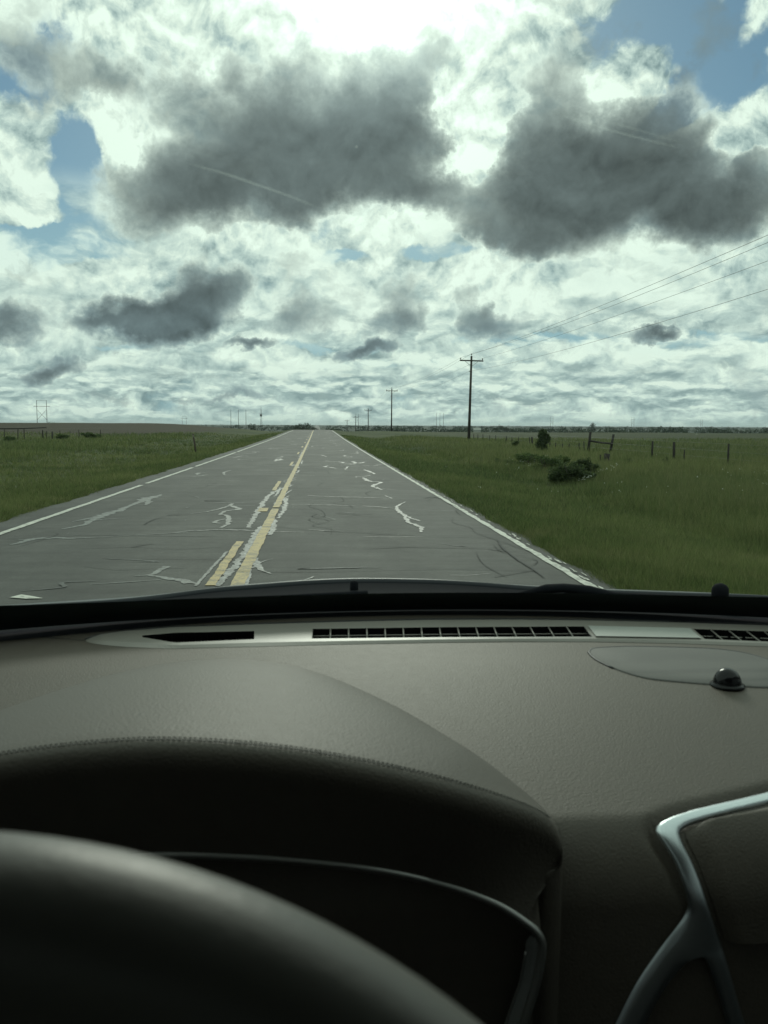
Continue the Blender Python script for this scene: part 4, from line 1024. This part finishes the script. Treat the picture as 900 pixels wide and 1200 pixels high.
part(sti, 'stitching', plain('grey_thread', (.19, .18, .16), .8), hood_o)
part(B().tube(crest+np.array([0, 0, -.0002]), .00045, 5), 'hood_seam', blackp, hood_o)
bez = [r_[-3] for r_ in full]
bz = B().tube(polyline(np.array(bez)+np.array([0, .002, -.001]), 200), .0036, 7)
part(bz, 'cluster_bezel', dchrome, hood_o)
# right upright of the inner bezel and the gauges behind
G = []
for k in range(30):
    s_ = k/29; y = 1096+s_*160; xr = np.interp(y, [1096, 1112, 1150, 1210, 1256], [633, 635, 630, 613, 601]); wd = np.interp(y, [1096, 1104, 1256], [10, 17, 27])
    G.append([at_y(xr-1.5-wd*u_, y, .632+.012*u_) + np.array([0, -.004*math.sin(u_*math.pi), 0]) for u_ in (0, .1, .35, .65, .9, 1)])
part(B().grid(G), 'bezel_upright', plain('smoked_grey_trim', (.22, .22, .215), .35, .5), hood_o)
part(B().tube([r_[0]+np.array([.0006, -.001, 0]) for r_ in G], .0016, 6), 'bezel_edge', dchrome, hood_o)
part(B().tube([r_[-1]+np.array([0, -.002, 0]) for r_ in G[3:]], .0011, 6), 'bezel_edge', dchrome, hood_o)
gx0, gx1 = xm-.20, xm+.20
ip = B().box((gx0+.01, .74, .95), (gx1-.01, .78, 1.215), .01)
ip_o = part(ip, 'instrument_panel', darkp)
for k, xx in enumerate((xm-.095, xm+.095)):
    dv = []
    for a in np.linspace(0, 2*math.pi, 40, endpoint=False): dv.append((xx+.066*math.cos(a), .736, 1.15+.066*math.sin(a)))
    part(B().tube(dv+[dv[0]], .004, 6), 'gauge_ring', blackp, ip_o)
    part(B().lathe([(.062, -.003), (.062, 0), (.001, .0005)], (xx, .7385, 1.15), 'z', 30) if False else B().add([(xx, .7385, 1.15)]+[(xx+.062*math.cos(a), .738, 1.15+.062*math.sin(a)) for a in np.linspace(0, 2*math.pi, 40, endpoint=False)], [(0, 1+(i+1) % 40, 1+i) for i in range(40)]), 'gauge_face', gloss, ip_o)
    part(B().tube([(xx, .734, 1.15), (xx-.03, .734, 1.115)], [.0022, .0008], 5), 'needle', plain('dim_needle', (.10, .09, .08), .5), ip_o)

# steering wheel
TILT = .38; Vx = np.array([1., 0, 0]); Vv = np.array([0, math.sin(TILT), math.cos(TILT)]); Vn = np.array([0, -math.cos(TILT), math.sin(TILT)])
topw = at_y(-8, 968, .172); wc = topw-Vv*.190; wc[0] = -.0845
wheel_m, t, p = material('worn_wheel_leather')
oc = t.new('ShaderNodeTexCoord').outputs['Object']; n2 = t.noise(oc, 260., 3, .6)
p.inputs['Base Color'].default_value = (.105, .102, .088, 1); p.inputs['Specular IOR Level'].default_value = .5
t.put(p.inputs['Roughness'], t.ramp(t.noise(oc, 30., 4, .6), .3, .7, .40, .52, False))
bmp = t.new('ShaderNodeBump'); bmp.inputs['Distance'].default_value = .00015; t.put(bmp.inputs['Height'], n2); t.put(p.inputs['Normal'], bmp.outputs[0])
RW, rw = .1725, .0175
G = []
for i in range(161):
    a = 2*math.pi*i/160; ctr = wc+RW*(Vx*math.cos(a)+Vv*math.sin(a)); rad = Vx*math.cos(a)+Vv*math.sin(a)
    G.append([ctr+rw*(rad*math.cos(b_)+Vn*math.sin(b_)*1.12) for b_ in np.linspace(0, 2*math.pi, 33)])
wheel_o = part(B().grid(G), 'steering_wheel', wheel_m)
hb = B()
for k, r_ in enumerate((.0, .03, .055, .07, .074)): pass
hubc = wc-Vn*.045
hv = []; hf = []
prf = [(.001, .035), (.04, .033), (.062, .024), (.072, .006), (.072, -.03)]
for (r_, h_) in prf:
    for q in range(40):
        a = 2*math.pi*q/40; hv.append(hubc+r_*(Vx*math.cos(a)*1.15+Vv*math.sin(a))+Vn*h_)
for i in range(len(prf)-1):
    for q in range(40): hf.append((i*40+q, i*40+(q+1) % 40, (i+1)*40+(q+1) % 40, (i+1)*40+q))
part(B().add(hv, hf), 'hub', blackp, wheel_o)
for a0 in (math.radians(-8), math.radians(188), math.radians(262), math.radians(278)):
    d_ = Vx*math.cos(a0)+Vv*math.sin(a0)
    part(B().tube([hubc+d_*.06-Vn*.005, hubc+d_*.12+Vn*.018, wc+d_*(RW-.004)], [.022, .018, .015], 10, flat=.45), 'spoke', blackp, wheel_o)
part(B().tube([hubc-Vn*.02, hubc-Vn*.5], [.03, .03], 12), 'steering_column', darkp)

# glass, pillars, roof and the rest of the body
def foot(X): return np.array([X, yb(X)+.012, 1.246+crossfall(X)])
def head(X2): return np.array([X2, .40-.12*(X2-CX)**2, 1.785-.06*(X2-CX)**2])
def glassrow(u_, v): 
    a = foot(CX+(-.80+1.60*u_)); b_ = head(CX+(-.58+1.16*u_)); q = a*(1-v)+b_*v
    return q+np.array([0, .03, .05])*4*v*(1-v)*.6
ws_o = part(B().grid([[glassrow(u_, v) for v in np.linspace(0, 1, 16)] for u_ in np.linspace(0, 1, 40)]), 'windshield', glass)
part(B().grid([[glassrow(u_, v)+np.array([0, .003, .004]) for v in np.linspace(-.005, .052+.05*abs(2*u_-1)**4, 5)] for u_ in np.linspace(0, 1, 60)]), 'windshield_border', blackp, ws_o)
streak_m, t, p = material('glass_streak')
tb = t.new('ShaderNodeBsdfTransparent'); tl = t.new('ShaderNodeBsdfTranslucent'); tl.inputs[0].default_value = (.9, .95, .9, 1)
mx = t.new('ShaderNodeMixShader'); mx.inputs[0].default_value = .10; t.l.new(tb.outputs[0], mx.inputs[1]); t.l.new(tl.outputs[0], mx.inputs[2]); t.l.new(mx.outputs[0], streak_m.node_tree.nodes['Material Output'].inputs['Surface'])
wsb = BVHTree.FromPolygons([Vector(np.array(v)+CO) for v in [w.co for w in ws_o.data.vertices]], [tuple(q.vertices) for q in ws_o.data.polygons])
def onglass(px, py, off=.001):
    d = Vector(ray(px, py)).normalized(); q, n_, i_, ds = wsb.ray_cast(Vector(EYE), d); return np.array(q-d*off)
for pts, w in (([(222, 192), (262, 203), (300, 216), (340, 230), (372, 243)], 3.0), ([(648, 132), (690, 145), (735, 158), (795, 173)], 2.2), ([(668, 131), (740, 150), (800, 168)], 1.2)):  # faint pale streaks laid across the pane
    q = spline(pts, 24); G = []
    for i in range(24):
        ww = w*math.sin(math.pi*(i+.5)/24)**.7; G.append([onglass(q[i][0], q[i][1]-ww/2), onglass(q[i][0], q[i][1]+ww/2)])
    part(B().grid(G), 'pale_streak', streak_m, ws_o)
spk = B()
for _ in range(90):
    x, y = rng.uniform(5, 895), 690-abs(rng.normal())*230
    if y < 5: continue
    c_ = onglass(x, y, .0012); s_ = rng.uniform(.0002, .00055); a = rng.uniform(0, 6.28)
    u1 = np.array([math.cos(a), 0, 0])*s_+np.array([0, -.5, .3])*s_*math.sin(a)*1.6; v1 = np.array([-math.sin(a), 0, 0])*s_+np.array([0, -.5, .3])*s_*math.cos(a)*1.6
    spk.add([c_+u1, c_+v1, c_-u1*.8, c_-v1], [(0, 1, 2, 3)])
dust = streak_m.copy(); dust.name = 'glass_dust'; [n_ for n_ in dust.node_tree.nodes if n_.type == 'MIX_SHADER'][0].inputs[0].default_value = .55
part(spk, 'dust_specks', dust, ws_o)
# cowl and bonnet
def yhood(X): return 1.76-.30*(X-CX)**2
hl = [(-160, 722), (0, 712), (60, 708.5), (120, 704.8), (180, 699), (250, 690), (300, 685.8), (360, 681.2), (420, 679), (500, 680), (560, 683), (620, 687.6), (700, 692), (800, 695.5), (900, 699), (1040, 707)]
rear = []
for px, py in spline(hl, 70):
    X = 0
    for _ in range(12):
        q = at_y(px, py, yhood(X)); X = q[0]
    rear.append(q)
rear = np.array(rear)
G = []
for q in rear:
    c0 = foot(min(max(q[0], CX-.82), CX+.82))+np.array([0, .02, -.012])
    c0[0] = q[0]*.97+CX*.03
    mid_ = c0*.5+q*.5-np.array([0, 0, .012])
    G.append([c0-np.array([0, 0, .05]), c0, mid_, q-np.array([0, .05, .012]), q-np.array([0, .02, .004])])
part(B().grid(G), 'cowl_panel', wipm)
G = []
for q in rear:
    X = q[0]; fr = np.array([CX+(X-CX)*.92, 2.75-.22*(X-CX)**2/.6, .92])
    row = [q+np.array([0, .012, -.05]), q+np.array([0, .004, -.006]), q+np.array([0, .010, 0.]), q+np.array([0, .03, -.003])]
    a = row[-1]
    for k in (.15, .3, .5, .7, .85, .95, 1.0):
        v = a*(1-k)+fr*k; v[2] = a[2]+(fr[2]-a[2])*(.55*k+.45*k**3); row.append(v)
    row.append(fr+np.array([0, .04, -.08])); row.append(fr+np.array([0, .06, -.5]))
    G.append(row)
part(B().grid(G), 'hood', paint)
# wipers
def wiper(arm, aw, blade, bw):
    w_ = B().tube([at_y(*a) for a in arm], aw, 8, flat=.8)
    o_ = part(w_, 'wiper', wipm)
    part(B().tube([at_y(*a) for a in blade], bw, 6), 'wiper_blade', wipm, o_)
    return o_
w2 = wiper([(850, 705, 1.50), (790, 703, 1.52), (720, 699, 1.54), (690, 692.5, 1.55), (660, 689, 1.56), (640, 690, 1.56), (608, 697, 1.56)], [.012, .012, .011, .013, .011, .011, .005], [(440, 699, 1.58), (520, 700, 1.58), (610, 702, 1.57), (700, 705, 1.54), (760, 709, 1.48)], .007)
part(B().lathe([(.015, -.03), (.015, .0), (.014, .006), (.010, .011), (.003, .014)], at_y(844, 692.5, 1.47), n=16), 'pivot_cap', wipm, w2)
w1 = wiper([(430, 696, 1.60), (330, 701, 1.57), (250, 704, 1.52), (190, 706.0, 1.47), (174, 704.5, 1.46)], [.010, .009, .009, .008, .004], [(520, 704, 1.56), (400, 704, 1.54), (260, 712, 1.46), (120, 721, 1.36)], .007)
part(B().lathe([(.008, -.03), (.008, .0), (.006, .003), (.002, .004)], at_y(415, 682.6, 1.62), n=14), 'pivot_cap', wipm, w1)
# pillars, roof
for sgn in (-1, 1):
    u_ = 0 if sgn < 0 else 1
    pts = [glassrow(u_, v)+np.array([sgn*.03, -.01, 0]) for v in np.linspace(-.02, 1, 12)]
    part(B().tube(pts, .045, 10), 'windshield_pillar', clothm)
def roofp(X, Y): return np.array([X, Y, 1.80+.05*(1-((X-CX)/.62)**2)*1.0-.03*((Y+.7)/1.3)**2])
G = [[np.array([x, (.40-.12*(x-CX)**2) if j == 0 else y, 0])*np.array([1, 1, 0])+np.array([0, 0, roofp(x, y)[2]]) for j, y in enumerate(np.linspace(.42, -2.25, 24))] for x in np.linspace(CX-.62, CX+.62, 30)]
part(B().grid(G), 'headliner', clothm)
part(B().grid([[p_+np.array([0, 0, .04]) for p_ in r_] for r_ in G]), 'roof', paint)
for sgn in (-1, 1):
    rail_ = [np.array([CX+sgn*.62, y, 1.80]) for y in np.linspace(.38, -2.2, 12)]
    part(B().tube(rail_, .045, 8), 'roof_rail', clothm)
    xo = CX+sgn*.86; xi = CX+sgn*.80
    lo, hi_ = min(xo, xi), max(xo, xi)
    for y0, y1 in ((-.42, 1.10), (-1.45, -.44)):
        d_o = part(B().box((lo, y0, .42), (hi_, y1, 1.17), .02), 'door', darkp)
        w_ = B().grid([[np.array([CX+sgn*(.82*(1-v)+.64*v), min(y1-.02, y0+.05+(y1-y0-.1)*u_) - (max(0, (y0+.05+(y1-y0-.1)*u_)-.55)*v*1.0), 1.16+.62*v]) for v in (0, .5, 1)] for u_ in np.linspace(0, 1, 8)])
        part(w_, 'door_window', tint, d_o)
        part(B().box((lo-.02*(sgn > 0), y0+.1, .86), (hi_+.02*(sgn < 0), y0+.7, .92), .01), 'armrest', darkp, d_o)
    for y in (-.43, -1.46): part(B().tube([(CX+sgn*.83, y, 1.15), (CX+sgn*.63, y, 1.79)], .05, 8), 'door_pillar', clothm)
    part(B().box((lo, -2.35, .42), (hi_, -1.47, 1.17), .03), 'rear_quarter', paint)
    part(B().box((lo, 1.07, .40), (hi_, 1.27, 1.17), .01), 'light_seal_panel', darkp)  # unseen, added to close a slit that let light into the cabin
    part(B().grid([[np.array([CX+sgn*(.83*(1-v)+.63*v), -1.48-.86*u_, 1.15+.63*v]) for v in (0, 1)] for u_ in (0, .5, 1)]), 'rear_side_window', tint)
    part(B().box((lo, 1.28, .40), (hi_, 2.66, .80), .08), 'fender', paint)
    for y in (1.95, -1.20):
        c0 = (CX+sgn*.86-.11, y, .37)
        wo = part(B().lathe([(.24, 0), (.35, .0), (.37, .03), (.37, .19), (.35, .22), (.24, .22)], c0, 'x', 32), 'wheel', rubber)
        part(B().lathe([(.02, .03), (.1, .02), (.23, .05), (.24, .17), (.1, .2), (.02, .19)], c0, 'x', 20), 'rim', steel, wo)
part(B().box((CX-.80, -2.42, .42), (CX+.80, -2.36, 1.15), .02), 'tailgate', paint)
part(B().grid([[np.array([CX+x*(.80-.18*v), -2.38+.14*v, 1.15+.64*v]) for v in (0, .5, 1)] for x in np.linspace(-1, 1, 8)]), 'rear_window', tint)
part(B().box((CX-.80, -2.36, .36), (CX+.80, 1.24, .42)), 'floor_pan', darkp)
part(B().box((CX-.80, 1.20, .42), (CX+.80, 1.235, 1.20)), 'firewall', darkp)  # unseen, put in to stop light leaking in under the cowl
part(B().box((CX-.80, 2.62, .30), (CX+.80, 2.72, .90), .03), 'front_bumper', paint)
part(B().box((CX-.13, -.55, .42), (CX+.13, .55, .72), .03), 'centre_console', darkp)
for xs_ in (CX-.37, CX+.37):
    s_o = part(B().box((xs_-.25, -.58, .58), (xs_+.25, -.05, .72), .05), 'seat', seat_m)
    part(B().box((xs_-.24, -.72, .70), (xs_+.24, -.56, 1.34), .06), 'seat_back', seat_m, s_o)
    part(B().box((xs_-.14, -.74, 1.38), (xs_+.14, -.62, 1.58), .04), 'headrest', seat_m, s_o)
    part(B().box((xs_-.22, -.55, .42), (xs_+.22, -.1, .59), .02), 'seat_base', darkp, s_o)
bs = part(B().box((CX-.7, -1.75, .6), (CX+.7, -1.25, .75), .05), 'rear_seat', seat_m)
part(B().box((CX-.7, -1.92, .72), (CX+.7, -1.74, 1.30), .05), 'seat_back', seat_m, bs)
# ------------------------------------------------------------------ thin summer haze over the plain
hm = bpy.data.materials.new('haze'); hm.use_nodes = True; t = NT(hm.node_tree); t.n.remove(t.n['Principled BSDF'])
pv = t.new('ShaderNodeVolumePrincipled'); pv.inputs['Color'].default_value = (.88, .95, 1, 1); pv.inputs['Density'].default_value = .00010
t.l.new(pv.outputs[0], t.n['Material Output'].inputs['Volume'])
bpy.context.view_layer.update()
zs = [(o_.matrix_world @ Vector(c_)).z for o_ in S.objects if o_.type == 'MESH' for c_ in o_.bound_box]
tag(B().box((Xs.min()-60, Ys.min()-60, min(zs)-1), (Xs.max()+60, Ys.max()+60, max(zs)+2)).build('haze', hm, smooth=False), 'thin pale haze lying over the whole plain', 'haze', kind='stuff')
